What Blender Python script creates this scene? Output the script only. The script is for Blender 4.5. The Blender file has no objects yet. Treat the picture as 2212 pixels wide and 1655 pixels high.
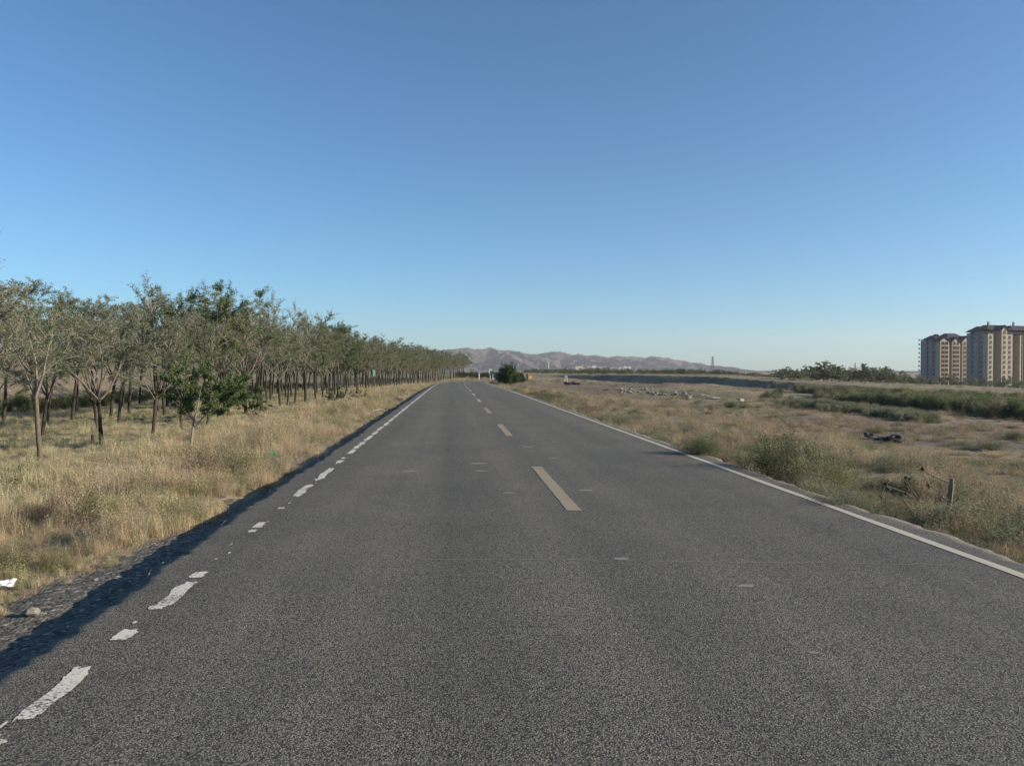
import bpy, math, random
import numpy as np
from math import radians, sin, cos, tan, pi

random.seed(7)
RNG = np.random.default_rng(7)
scene = bpy.context.scene

# ------------------------------------------------------------------ camera
EYE, YAW, PITCH = 1.6, radians(4.41), radians(0.95)
cam_d = bpy.data.cameras.new('camera')
cam = bpy.data.objects.new('camera', cam_d)
scene.collection.objects.link(cam)
cam.location = (0, 0, EYE)
cam.rotation_euler = (pi / 2 - PITCH, 0, -YAW)
cam_d.sensor_width = 36
cam_d.lens = 27.0
cam_d.clip_start = 0.05
cam_d.clip_end = 20000
scene.camera = cam

# ------------------------------------------------------------------ light
SUN_EL, SUN_AZ = radians(20.5), radians(105)        # azimuth clockwise from +Y (the road's direction)
world = bpy.data.worlds.new('World')
scene.world = world
world.use_nodes = True
nt = world.node_tree
nt.nodes.clear()
wo = nt.nodes.new('ShaderNodeOutputWorld')
bg = nt.nodes.new('ShaderNodeBackground')
sky = nt.nodes.new('ShaderNodeTexSky')
sky.sky_type = 'NISHITA'
sky.sun_disc = False
sky.sun_elevation = SUN_EL
sky.sun_rotation = SUN_AZ
sky.altitude = 1100
sky.air_density = 1.0
sky.dust_density = 1.0
sky.ozone_density = 5.0
bg.inputs['Strength'].default_value = 0.102
wb = nt.nodes.new('ShaderNodeMix'); wb.data_type = 'RGBA'; wb.blend_type = 'MULTIPLY'; wb.inputs[0].default_value = 1
wb.inputs[7].default_value = (.775, .965, .955, 1)      # the phone's white balance
nt.links.new(sky.outputs[0], wb.inputs[6]); nt.links.new(wb.outputs[2], bg.inputs[0])
nt.links.new(bg.outputs[0], wo.inputs[0])
sun_d = bpy.data.lights.new('sun', 'SUN')
sun_d.energy = 5.0
sun_d.angle = radians(0.55)
sun_d.color = (1.0, 0.88, 0.72)
sun = bpy.data.objects.new('sun', sun_d)
scene.collection.objects.link(sun)
sun.location = (40, -20, 30)
sun.rotation_euler = (pi / 2 - SUN_EL, 0, pi - SUN_AZ)
scene.view_settings.view_transform = 'Standard'
scene.view_settings.look = 'None'
scene.view_settings.exposure = 0.68
scene.view_settings.gamma = 1.0
scene.render.use_motion_blur = False
scene.cycles.max_bounces = 5
scene.cycles.diffuse_bounces = 2
scene.cycles.transparent_max_bounces = 6
scene.cycles.volume_bounces = 0

# ------------------------------------------------------------------ numpy noise
def _h(ix, iy, seed):
    n = (ix.astype(np.int64) * 374761393 + iy.astype(np.int64) * 668265263 + seed * 1442695041) & 0xffffffff
    n = ((n ^ (n >> 13)) * 1274126177) & 0xffffffff
    n = n ^ (n >> 16)
    return (n & 0xffffff) / float(0xffffff)

def vn(x, y, s=0):
    x = np.asarray(x, float); y = np.asarray(y, float)
    ix = np.floor(x); iy = np.floor(y)
    fx = x - ix; fy = y - iy
    fx = fx * fx * fx * (fx * (fx * 6 - 15) + 10); fy = fy * fy * fy * (fy * (fy * 6 - 15) + 10)
    a = _h(ix, iy, s); b = _h(ix + 1, iy, s); c = _h(ix, iy + 1, s); d = _h(ix + 1, iy + 1, s)
    return (a + (b - a) * fx) * (1 - fy) + (c + (d - c) * fx) * fy

def fbm(x, y, s=0, o=4):
    t = 0; a = .5; n = 0
    for i in range(o):
        t = t + a * vn(x * 2 ** i, y * 2 ** i, s + i * 17); n += a; a *= .5
    return t / n

def ss(a, b, x):
    t = np.clip((x - a) / (b - a), 0, 1)
    return t * t * (3 - 2 * t)

# ------------------------------------------------------------------ lie of the land (metres; +Y along the road)
def xc(y):
    y = np.asarray(y, float)
    t = np.clip(y - 80, 0, 170)
    return 4.6e-4 * t * t
def zr(y):
    t = np.clip(np.asarray(y, float) - 50, 0, 150)
    return -6.4e-5 * t * t
def ledge(y):
    return -2.36 - .10 * fbm(y * .35, y * 0 + 3, 5, 2) - .07 * (vn(y * 2.3, y * 0, 9) - .5) - .05 * (vn(y * 11, y * 0, 19) - .5) - .03 * (vn(y * 27, y * 0, 29) - .5)
def redge(y):
    return 4.74 + .20 * (fbm(y * .4, y * 0 + 7, 6, 2) - .5) + .08 * (vn(y * 3.1, y * 0, 8) - .5) + .05 * (vn(y * 13, y * 0, 18) - .5)
BX0, BY0, BX1, BY1 = 52., 345., 92., 178.          # cut bank seen in shade on the right
def terrain(x, y):
    x = np.asarray(x, float); y = np.asarray(y, float)
    u = x - xc(y)
    z0 = zr(y)
    far = ss(183, 212, y)
    near = np.clip(1 - (np.abs(u) - 8) / 30, 0, 1) * (1 - far)
    rough = (fbm(x * .35, y * .35, 31, 4) - .5)
    fine = (vn(x * 2.1, y * 2.1, 41) - .5) * .6 + (vn(x * 6.3, y * 6.3, 42) - .5) * .25
    # left
    L = ledge(y)
    dl = -(u - L)
    zl = -.24 * ss(0, .07, dl) - .28 * ss(.4, 4, dl) - .10 * ss(6, 12, dl)
    zl = zl + ss(.5, 3, dl) * (rough * .30 + fine * .07) + ss(0.05, .35, dl) * fine * .05
    dip = ss(-20, -25, u) * (1 - ss(-27, -31, u))
    zl = zl - .35 * dip
    bank = ss(-29, -39, u + 3 * rough) * (1 - ss(120, 175, y))
    zl = zl + bank * 2.7 + bank * rough * .8 + np.clip((-u - 45) * .022, 0, 9)
    # right
    R = redge(y)
    dr = u - R
    ratio = x / np.maximum(np.abs(y), 1)
    field = -1.12 - .42 * np.exp(-((y - 30) / 55) ** 2) - .028 * np.clip(x - 25, 0, 320) * (.15 + .85 * ss(.28, .52, ratio))
    field = field - 1.0 * np.exp(-((x - 62) / 34) ** 2 - ((y - 235) / 75) ** 2)
    field = np.maximum(field, -10.2)
    field = field + np.clip((y - 700) * .001, 0, 1) * 1.0
    zrr = -.18 * ss(0, .10, dr) - .12 * ss(.3, 1.6, dr)
    zrr = zrr + (field + .28) * ss(1.6, 15, dr)
    zrr = zrr + ss(.6, 4, dr) * (rough * .35 + fine * .06) + ss(.04, .4, dr) * fine * .04
    # shallow wheel-cut track crossing the right field
    # gully
    gx, gy = x - 52, y - 92
    ca, sa = cos(radians(-18)), sin(radians(-18))
    ga, gb = gx * ca + gy * sa, -gx * sa + gy * ca
    gm = np.exp(-(np.abs(ga / 46)) ** 4) * np.exp(-(np.abs((gb + 6 * (fbm(ga * .07, gb * 0, 77, 3) - .5)) / 13)) ** 3)
    zrr = zrr - 2.0 * gm * (1 + .7 * rough)
    # cut bank
    dx, dy = BX1 - BX0, BY1 - BY0
    ln = math.hypot(dx, dy)
    s = ((x - BX0) * dx + (y - BY0) * dy) / ln / ln
    d = ((x - BX0) * dy - (y - BY0) * dx) / ln * -1     # >0 on the right side of the line (plateau)
    d = d + 9 * (fbm(x * .06, y * .06, 57, 3) - .5) + 6 * (fbm(x * .02, y * .02, 55, 3) - .5)
    prof = (2.0 + 1.0 * fbm(x * .03, y * .03, 58, 3)) * np.interp(s, [-.5, -.15, 0.1, .45, .9, 1.12, 1.35], [0, .25, .65, 1.25, 1.0, .45, 0])
    zrr = zrr + prof * (.62 * ss(0, 2.2, d) * (1 - ss(60, 150, d)) - .38 * (1 - ss(-.1, 2.2, d)) * np.exp(-(d / 38) ** 2))
    # a few spoil heaps around the white board
    for hx, hy, hh, hr in ((24, 175, .9, 7), (33, 190, .8, 6), (17, 160, .7, 5), (30, 150, .5, 9), (41, 128, .7, 8), (38, 100, .6, 6), (26, 210, .9, 9)):
        zrr = zrr + hh * np.exp(-(((x - hx) / hr) ** 2 + ((y - hy) / (hr * .8)) ** 2)) * (1 + .8 * rough)
    z = np.where(u < (L + R) / 2, zl, zrr)
    inroad = (u > L) & (u < R)
    z = np.where(inroad, -.30, z)
    k = np.where(u < 1.2, np.clip(1 - (-u - 10) / 60, 0, 1), np.clip(1 - (u - 6) / 16, 0, 1)) * (1 - far)
    zz = z + z0 * k
    # beyond the crest
    beyond = -.95 + .5 * rough + .3 * ss(230, 420, y)
    zz = zz * (1 - far * (np.abs(u) < 12)) + far * (np.abs(u) < 12) * beyond if False else zz + far * np.exp(-(u / 14) ** 2) * (beyond - zz)
    return zz

def cam_to_world(px, depth):
    """horizontal point at a given depth along the view for a photo column (2212 px wide photograph)"""
    xq = (px - 1106) / 1660 * depth
    return xq * cos(YAW) + depth * sin(YAW), -xq * sin(YAW) + depth * cos(YAW)
def ground_at(px, py):
    """walk along the sight line of a photo point until it meets the terrain"""
    yc = (827.5 - py) / 1660
    dh = cos(PITCH) + yc * sin(PITCH); dz = yc * cos(PITCH) - sin(PITCH)
    t = 2.0
    tt = np.geomspace(2, 1500, 6000)
    xq = (px - 1106) / 1660 * tt; dep = dh * tt
    X = xq * cos(YAW) + dep * sin(YAW); Y = -xq * sin(YAW) + dep * cos(YAW)
    Z = EYE + dz * tt
    T = terrain(X, Y)
    i = int(np.argmax(Z <= T)) if (Z <= T).any() else 5999
    return float(X[i]), float(Y[i]), float(T[i])
def tz(x, y):
    return float(terrain(x, y))

# ------------------------------------------------------------------ helpers
COL = scene.collection
PROTO = bpy.data.collections.new('plant_prototypes')
def tag(o, label=None, cat=None, group=None, kind=None):
    if label: o['label'] = label
    if cat: o['category'] = cat
    if group: o['group'] = group
    if kind: o['kind'] = kind
    return o
def empty(name, loc, rz=0, label=None, cat=None, group=None):
    o = bpy.data.objects.new(name, None)
    o.empty_display_size = .2
    COL.objects.link(o)
    o.location = loc
    o.rotation_euler = (0, 0, rz)
    return tag(o, label, cat, group)
def obj(name, me, parent=None, loc=None, col=None):
    o = bpy.data.objects.new(name, me)
    (col or COL).objects.link(o)
    if parent: o.parent = parent
    if loc is not None: o.location = loc
    return o
class MB:
    """collects vertices and faces, built as ONE mesh"""
    def __init__(s): s.v = []; s.f = []; s.m = []; s.n = 0; s.mi = 0
    def add(s, V, F):
        V = [tuple(map(float, p)) for p in V]
        s.v += V
        s.f += [tuple(int(i) + s.n for i in q) for q in F]
        s.m += [s.mi] * len(F)
        s.n += len(V)
        return s
    def box(s, x0, x1, y0, y1, z0, z1):
        V = [(x0, y0, z0), (x1, y0, z0), (x1, y1, z0), (x0, y1, z0), (x0, y0, z1), (x1, y0, z1), (x1, y1, z1), (x0, y1, z1)]
        return s.add(V, [(0, 3, 2, 1), (4, 5, 6, 7), (0, 1, 5, 4), (1, 2, 6, 5), (2, 3, 7, 6), (3, 0, 4, 7)])
    def tube(s, P, R, n=6, cap=True):
        P = [np.array(p, float) for p in P]
        V = []; F = []
        for i, p in enumerate(P):
            d = (P[min(i + 1, len(P) - 1)] - P[max(i - 1, 0)])
            d = d / (np.linalg.norm(d) + 1e-9)
            a = np.cross(d, (0, 0, 1) if abs(d[2]) < .95 else (1, 0, 0)); a /= np.linalg.norm(a)
            b = np.cross(d, a)
            r = R[i] if hasattr(R, '__len__') else R
            for k in range(n):
                t = 2 * pi * k / n
                V.append(p + r * (cos(t) * a + sin(t) * b))
        for i in range(len(P) - 1):
            for k in range(n):
                k2 = (k + 1) % n
                F.append((i * n + k, i * n + k2, (i + 1) * n + k2, (i + 1) * n + k))
        if cap:
            F.append(tuple(range(n - 1, -1, -1))); F.append(tuple((len(P) - 1) * n + k for k in range(n)))
        return s.add(V, F)
    def mesh(s, name, mats, smooth=False):
        me = bpy.data.meshes.new(name)
        me.from_pydata(s.v, [], s.f)
        for m in (mats if isinstance(mats, (list, tuple)) else [mats]): me.materials.append(m)
        me.polygons.foreach_set('material_index', s.m)
        if smooth: me.polygons.foreach_set('use_smooth', [True] * len(s.f))
        me.update()
        return me
    def build(s, name, mats, parent=None, loc=None, smooth=False):
        return obj(name, s.mesh(name, mats, smooth), parent, loc)
def np_mesh(name, V, F, mats, smooth=False, midx=None):
    me = bpy.data.meshes.new(name)
    V = np.asarray(V, np.float32); F = np.asarray(F, np.int32)
    k = F.shape[1]
    me.vertices.add(len(V)); me.vertices.foreach_set('co', V.ravel())
    me.loops.add(F.size); me.loops.foreach_set('vertex_index', F.ravel())
    me.polygons.add(len(F)); me.polygons.foreach_set('loop_start', np.arange(0, F.size, k, dtype=np.int32))
    me.polygons.foreach_set('loop_total', np.full(len(F), k, np.int32))
    for m in (mats if isinstance(mats, (list, tuple)) else [mats]): me.materials.append(m)
    if midx is not None: me.polygons.foreach_set('material_index', np.asarray(midx, np.int32))
    if smooth: me.polygons.foreach_set('use_smooth', np.ones(len(F), bool))
    me.update(calc_edges=True)
    return me

# ------------------------------------------------------------------ materials
def new_mat(name):
    m = bpy.data.materials.new(name); m.use_nodes = True
    t = m.node_tree; t.nodes.clear()
    out = t.nodes.new('ShaderNodeOutputMaterial')
    b = t.nodes.new('ShaderNodeBsdfPrincipled')
    t.links.new(b.outputs[0], out.inputs[0])
    b.inputs['Roughness'].default_value = .85
    b.inputs['Specular IOR Level'].default_value = .25
    return m, t, b
def N(t, kind, **kw):
    n = t.nodes.new(kind)
    for k, v in kw.items():
        if k.startswith('i_'): n.inputs[k[2:].replace('_', ' ')].default_value = v
        else: setattr(n, k, v)
    return n
def ramp(t, fac, stops):
    r = t.nodes.new('ShaderNodeValToRGB')
    e = r.color_ramp.elements
    while len(e) < len(stops): e.new(.5)
    for i, (p, c) in enumerate(stops):
        e[i].position = p; e[i].color = (*c, 1)
    t.links.new(fac, r.inputs[0])
    return r.outputs[0]
def mixc(t, fac, a, b, mode='MIX'):
    n = t.nodes.new('ShaderNodeMix'); n.data_type = 'RGBA'; n.blend_type = mode; n.clamp_factor = True
    for s, v in ((0, fac), (6, a), (7, b)):
        if hasattr(v, 'is_output'): t.links.new(v, n.inputs[s])
        else: n.inputs[s].default_value = v if s == 0 else (*v, 1)
    return n.outputs[2]
def noise(t, vec, scale, detail=4, rough=.6):
    n = N(t, 'ShaderNodeTexNoise'); n.inputs['Scale'].default_value = scale; n.inputs['Detail'].default_value = detail; n.inputs['Roughness'].default_value = rough
    if vec is not None: t.links.new(vec, n.inputs['Vector'])
    return n.outputs[0]
def bump(t, b, h, strength, dist):
    n = t.nodes.new('ShaderNodeBump'); n.inputs['Strength'].default_value = strength; n.inputs['Distance'].default_value = dist
    t.links.new(h, n.inputs['Height']); t.links.new(n.outputs[0], b.inputs['Normal'])
    return n
def coords(t):
    return N(t, 'ShaderNodeTexCoord').outputs['Object']
def math_n(t, op, a, b=0.0, clamp=False):
    n = t.nodes.new('ShaderNodeMath'); n.operation = op; n.use_clamp = clamp
    for i, v in enumerate((a, b)):
        if hasattr(v, 'is_output'): t.links.new(v, n.inputs[i])
        else: n.inputs[i].default_value = v
    return n.outputs[0]

def plain(name, col, rough=.8, spec=.25, var=.15, scale=8, metallic=0, bmp=0):
    m, t, b = new_mat(name)
    v = coords(t)
    n = noise(t, v, scale, 5)
    lo = tuple(c * (1 - var) for c in col); hi = tuple(min(1, c * (1 + var)) for c in col)
    t.links.new(ramp(t, n, [(.3, lo), (.7, hi)]), b.inputs['Base Color'])
    b.inputs['Roughness'].default_value = rough; b.inputs['Specular IOR Level'].default_value = spec
    b.inputs['Metallic'].default_value = metallic
    if bmp: bump(t, b, n, .6, bmp)
    return m

def asphalt_mat():
    m, t, b = new_mat('asphalt')
    v = coords(t)
    vo = N(t, 'ShaderNodeTexVoronoi'); vo.inputs['Scale'].default_value = 105; t.links.new(v, vo.inputs['Vector'])
    fine = noise(t, v, 130, 3, .7)
    mid = noise(t, v, 26, 4, .6)
    big = noise(t, v, .55, 5, .6)
    sep = N(t, 'ShaderNodeSeparateColor'); t.links.new(vo.outputs['Color'], sep.inputs[0])
    stone = ramp(t, sep.outputs[0], [(0.0, (.10, .096, .084)), (.35, (.165, .158, .138)), (.8, (.220, .210, .183)), (1.0, (.31, .29, .245))])
    dark = ramp(t, vo.outputs['Distance'], [(.30, (1, 1, 1)), (.68, (.25, .245, .235))])
    c = mixc(t, 1.0, stone, dark, 'MULTIPLY')
    c = mixc(t, .6, c, ramp(t, fine, [(.35, (.45, .45, .45)), (.65, (1.35, 1.33, 1.28))]), 'MULTIPLY')
    c = mixc(t, .8, c, ramp(t, mid, [(.3, (.80, .80, .80)), (.7, (1.16, 1.15, 1.12))]), 'MULTIPLY')
    c = mixc(t, .9, c, ramp(t, big, [(.28, (.84, .85, .87)), (.72, (1.2, 1.17, 1.1))]), 'MULTIPLY')
    # long streaks left by tyres, stretched along the road
    mp = N(t, 'ShaderNodeMapping'); mp.inputs['Scale'].default_value = (1.1, .018, 1); t.links.new(v, mp.inputs['Vector'])
    st = noise(t, mp.outputs[0], 1.6, 4, .55)
    c = mixc(t, .8, c, ramp(t, st, [(.32, (.82, .82, .83)), (.68, (1.2, 1.18, 1.14))]), 'MULTIPLY')
    # wheel paths, worn slightly paler, and oil-darkened lane centres
    sx = N(t, 'ShaderNodeSeparateXYZ'); t.links.new(v, sx.inputs[0])
    wob = math_n(t, 'MULTIPLY', math_n(t, 'SUBTRACT', noise(t, v, .22, 3), .5), .5)
    fx = math_n(t, 'DIVIDE', math_n(t, 'ADD', math_n(t, 'ADD', sx.outputs[0], wob), 2.4), 7.2)
    wt = ramp(t, fx, [(0.0, (1, .99, .97)), (.13, (.96,) * 3), (.22, (1.08,) * 3), (.33, (.88, .88, .89)), (.44, (1.07,) * 3), (.54, (.97,) * 3), (.64, (1.06,) * 3), (.76, (.90,) * 3), (.87, (1.07,) * 3), (.96, (1.0,) * 3), (1, (1.05, 1.03, 1.0))])
    c = mixc(t, .85, c, wt, 'MULTIPLY')
    # hairline cracks in places
    dn = N(t, 'ShaderNodeTexNoise'); dn.inputs['Scale'].default_value = 1.3; dn.inputs['Detail'].default_value = 5; t.links.new(v, dn.inputs['Vector'])
    va = N(t, 'ShaderNodeVectorMath', operation='MULTIPLY_ADD'); t.links.new(dn.outputs['Color'], va.inputs[0]); va.inputs[1].default_value = (1.2, 1.2, 0); t.links.new(v, va.inputs[2])
    ve = N(t, 'ShaderNodeTexVoronoi', feature='DISTANCE_TO_EDGE'); ve.inputs['Scale'].default_value = .33; t.links.new(va.outputs[0], ve.inputs['Vector'])
    ck = ramp(t, ve.outputs['Distance'], [(.0, (.45, .45, .45)), (.0035, (1, 1, 1))])
    cm_ = ramp(t, noise(t, v, .3, 3), [(.50, (0, 0, 0)), (.58, (1, 1, 1))])
    c = mixc(t, math_n(t, 'MULTIPLY', cm_, .8), c, ck, 'MULTIPLY')
    # blown dust along the margins
    dm = ramp(t, math_n(t, 'ADD', math_n(t, 'ABSOLUTE', math_n(t, 'SUBTRACT', fx, .5)), math_n(t, 'MULTIPLY', noise(t, v, 1.6, 5), .12)), [(.50, (0, 0, 0)), (.60, (1, 1, 1))])
    c = mixc(t, math_n(t, 'MULTIPLY', dm, .16), c, (.26, .225, .18))
    t.links.new(c, b.inputs['Base Color'])
    b.inputs['Roughness'].default_value = .78
    b.inputs['Specular IOR Level'].default_value = .28
    h = math_n(t, 'SUBTRACT', math_n(t, 'MULTIPLY', fine, .7), vo.outputs['Distance'])
    bump(t, b, h, .85, .0045)
    return m
def gravel_mat():
    m, t, b = new_mat('shoulder_gravel')
    v = coords(t)
    vo = N(t, 'ShaderNodeTexVoronoi'); vo.inputs['Scale'].default_value = 34; t.links.new(v, vo.inputs['Vector'])
    sep = N(t, 'ShaderNodeSeparateColor'); t.links.new(vo.outputs['Color'], sep.inputs[0])
    c = ramp(t, sep.outputs[0], [(0, (.05, .048, .045)), (.6, (.10, .094, .084)), (.93, (.17, .155, .135)), (1, (.34, .32, .28))])
    t.links.new(c, b.inputs['Base Color'])
    bump(t, b, vo.outputs['Distance'], .9, .02).invert = True
    return m
def paint_mat(name, col, worn, crack=30):
    m, t, b = new_mat(name)
    v = coords(t)
    n = noise(t, v, crack, 6, .75)
    n2 = noise(t, v, 3.0, 4)
    f = math_n(t, 'ADD', math_n(t, 'MULTIPLY', n, .75), math_n(t, 'MULTIPLY', n2, .35))
    t.links.new(ramp(t, f, [(worn - .02, (.13, .125, .118)), (worn + .02, tuple(c * .8 for c in col)), (.8, col)]), b.inputs['Base Color'])
    b.inputs['Roughness'].default_value = .7
    bump(t, b, n, .4, .002)
    return m

def ground_mat():
    m, t, b = new_mat('dry_ground')
    v = coords(t)
    att = N(t, 'ShaderNodeAttribute'); att.attribute_name = 'zone'
    sep = N(t, 'ShaderNodeSeparateColor'); t.links.new(att.outputs['Color'], sep.inputs[0])
    n1 = noise(t, v, .08, 6, .62); n2 = noise(t, v, .9, 6, .65); n3 = noise(t, v, 9, 5, .7)
    n4 = noise(t, v, .35, 5, .65)
    soil = ramp(t, n2, [(.3, (.18, .14, .098)), (.55, (.25, .20, .14)), (.75, (.32, .26, .185))])
    straw = ramp(t, n4, [(.3, (.17, .150, .085)), (.5, (.23, .195, .12)), (.72, (.30, .245, .15))])
    c = mixc(t, ramp(t, n1, [(.38, (0, 0, 0)), (.6, (1, 1, 1))]), soil, straw)
    green = ramp(t, n2, [(.3, (.060, .075, .035)), (.7, (.13, .14, .070))])
    gf = math_n(t, 'MULTIPLY', sep.outputs[1], ramp(t, n4, [(.32, (.25,) * 3), (.58, (1,) * 3)]))
    c = mixc(t, gf, c, green)
    bare = ramp(t, n3, [(.3, (.120, .094, .076)), (.7, (.195, .155, .125))])
    c = mixc(t, sep.outputs[2], c, bare)
    vo = N(t, 'ShaderNodeTexVoronoi'); vo.inputs['Scale'].default_value = 32; t.links.new(v, vo.inputs['Vector'])
    s2 = N(t, 'ShaderNodeSeparateColor'); t.links.new(vo.outputs['Color'], s2.inputs[0])
    grav = ramp(t, s2.outputs[0], [(0, (.06, .056, .050)), (.6, (.14, .13, .112)), (.93, (.22, .20, .165)), (1, (.42, .39, .33))])
    c = mixc(t, sep.outputs[0], c, grav)
    c = mixc(t, .6, c, ramp(t, n3, [(.3, (.7, .7, .7)), (.7, (1.25, 1.25, 1.25))]), 'MULTIPLY')
    t.links.new(c, b.inputs['Base Color'])
    h = math_n(t, 'ADD', math_n(t, 'MULTIPLY', n3, .30), math_n(t, 'ADD', n2, math_n(t, 'MULTIPLY', vo.outputs['Distance'], -.12)))
    bump(t, b, h, .8, .12)
    b.inputs['Specular IOR Level'].default_value = .1
    return m

def leaf_mat(name, mode, colors=None, trans=.35, var=.55):
    """mode 'inst': colour from instancer attribute tint; 'obj': from object colour; 'rand': from ramp by object random"""
    m = bpy.data.materials.new(name); m.use_nodes = True
    t = m.node_tree; t.nodes.clear()
    out = t.nodes.new('ShaderNodeOutputMaterial')
    if mode == 'inst':
        a = N(t, 'ShaderNodeAttribute'); a.attribute_type = 'INSTANCER'; a.attribute_name = 'tint'; c = a.outputs['Color']
    elif mode == 'obj':
        c = N(t, 'ShaderNodeObjectInfo').outputs['Color']
    else:
        c = ramp(t, N(t, 'ShaderNodeObjectInfo').outputs['Random'], colors)
    g = N(t, 'ShaderNodeNewGeometry')
    c = mixc(t, 1.0, c, ramp(t, g.outputs['Random Per Island'], [(0, (1 - var,) * 3), (1, (1 + var, 1 + var, 1 + var * .8))]), 'MULTIPLY')
    d = N(t, 'ShaderNodeBsdfDiffuse'); tr = N(t, 'ShaderNodeBsdfTranslucent')
    t.links.new(c, d.inputs[0]); t.links.new(c, tr.inputs[0])
    mx = N(t, 'ShaderNodeMixShader'); mx.inputs[0].default_value = trans
    t.links.new(d.outputs[0], mx.inputs[1]); t.links.new(tr.outputs[0], mx.inputs[2])
    t.links.new(mx.outputs[0], out.inputs[0])
    return m
def bark_mat(name, lo, hi):
    m, t, b = new_mat(name)
    v = coords(t)
    mp = N(t, 'ShaderNodeMapping'); mp.inputs['Scale'].default_value = (1, 1, .25); t.links.new(v, mp.inputs['Vector'])
    n = noise(t, mp.outputs[0], 40, 5, .7)
    t.links.new(ramp(t, n, [(.3, lo), (.7, hi)]), b.inputs['Base Color'])
    bump(t, b, n, .7, .01)
    return m

M = {}
M['asphalt'] = asphalt_mat()
M['gravel'] = gravel_mat()
M['white_line'] = paint_mat('edge_line_paint', (.50, .455, .36), .385, 45)
M['worn_line'] = paint_mat('worn_edge_paint', (.66, .62, .53), .50, 48)
M['yellow_line'] = paint_mat('faded_yellow_paint', (.32, .26, .175), .45, 30)
M['faded_dash'] = paint_mat('faded_dash_paint', (.36, .335, .28), .43, 30)
M['ground'] = ground_mat()
M['leaf_inst'] = leaf_mat('plant_instance', 'inst')
M['leaf_obj'] = leaf_mat('shrub_leaf', 'obj')
M['tree_leaf'] = leaf_mat('tree_leaf', 'rand', [(0, (.155, .185, .105)), (.35, (.21, .21, .145)), (.6, (.135, .17, .09)), (.8, (.24, .22, .165)), (1, (.105, .15, .065))], .42, .5)
M['green_leaf'] = leaf_mat('green_leaf', 'rand', [(0, (.085, .125, .05)), (1, (.12, .155, .068))], .30, .5)
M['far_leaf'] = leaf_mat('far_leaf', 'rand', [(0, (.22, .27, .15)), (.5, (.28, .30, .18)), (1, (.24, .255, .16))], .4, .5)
M['bark'] = bark_mat('dark_bark', (.018, .015, .012), (.062, .050, .040))
M['pale_bark'] = bark_mat('pale_bark', (.14, .115, .09), (.28, .235, .185))
M['limb'] = bark_mat('limb_bark', (.055, .046, .037), (.18, .148, .118))
M['twig'] = plain('twig', (.26, .225, .19), var=.3)
M['rock'] = plain('rock', (.24, .215, .185), var=.35, scale=14, bmp=.02)
M['concrete'] = plain('concrete', (.33, .32, .30), var=.2, scale=3, bmp=.01)
M['tyre'] = plain('tyre_rubber', (.022, .021, .021), rough=.7, var=.3, scale=20)
M['white'] = plain('white_paint', (.78, .78, .75), rough=.5, var=.06)
M['galv'] = plain('galvanised_steel', (.42, .43, .43), rough=.5, var=.15)

# ------------------------------------------------------------------ ground
def graded(lo, hi, fine_lo, fine_hi, d0, g):
    r = list(np.arange(fine_lo, fine_hi, d0))
    x = fine_hi; d = d0
    while x < hi:
        r.append(x); d = min(d * (1 + g), 60); x += d
    r.append(hi)
    l = []
    x = fine_lo; d = d0
    while x > lo:
        d = min(d * (1 + g), 60); x -= d; l.append(x)
    return np.array(l[::-1] + r)
us = graded(-2900, 3300, -6.0, 7.5, .085, .024)
ys = graded(-60, 5900, .5, 14, .12, .0125)
U, Y = np.meshgrid(us, ys)
X = U + xc(Y)
Z = terrain(X, Y)
ny, nx = X.shape
V = np.stack([X.ravel(), Y.ravel(), Z.ravel()], 1)
ii = np.arange(ny * nx).reshape(ny, nx)
F = np.stack([ii[:-1, :-1].ravel(), ii[:-1, 1:].ravel(), ii[1:, 1:].ravel(), ii[1:, :-1].ravel()], 1)
me = np_mesh('ground', V, F, M['ground'], smooth=True)
dl = -(U - ledge(Y)); dr = U - redge(Y)
gw = .30 + (.45 + .9 * fbm(Y * .18, Y * 0 + 2, 12, 3)) * np.clip(1.6 - Y / 8.5, .06, 1)
grav = ((dl > -1) & (dl < gw)) | ((dr > -1) & (dr < .35 + .25 * vn(Y * .8, Y * 0, 3)))
track = np.zeros_like(X)
for (ax, ay, bx, by, w) in ((7.5, 40, 32, 22.5, 1.3), (32, 22.5, 60, 12, 1.3), (7.5, 58, 30, 44, 1.5), (30, 44, 48, 36, 1.2), (14, 150, 60, 120, 6), (150, 300, 260, 250, 3)):
    dx, dy = bx - ax, by - ay; L2 = dx * dx + dy * dy
    s = np.clip(((X - ax) * dx + (Y - ay) * dy) / L2, 0, 1)
    dd = np.hypot(X - ax - s * dx, Y - ay - s * dy)
    track = np.maximum(track, 1 - ss(w * .5, w * 1.2, dd + (fbm(X * .6, Y * .6, 61, 3) - .5) * w * 1.6))
bare = np.maximum(track, ss(.55, .72, fbm(X * .045, Y * .045, 91, 4)) * (U > 8) * .8)
bare = np.maximum(bare, ss(150, 220, X) * (1 - ss(330, 420, X)) * .95)
bare = np.maximum(bare, ss(-29, -33, U) * (1 - ss(-38, -42, U)) * .8)
green = np.clip(ss(-8, -12, U) * .6 * (1 - ss(-28, -31, U)) + ss(.5, .7, fbm(X * .1, Y * .1, 93, 3)) * .6, 0, 1)
green = np.maximum(green, ss(-22, -25, U) * (1 - ss(-28, -31, U)))
green = np.maximum(green, (U < -43) * .7)
colr = np.zeros((ny * nx, 4), np.float32)
colr[:, 0] = grav.ravel(); colr[:, 1] = green.ravel(); colr[:, 2] = bare.ravel(); colr[:, 3] = 1
a = me.color_attributes.new('zone', 'FLOAT_COLOR', 'POINT'); a.data.foreach_set('color', colr.ravel())
tag(obj('ground', me), 'dry grassy plain running to the hills', kind='structure')

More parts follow.
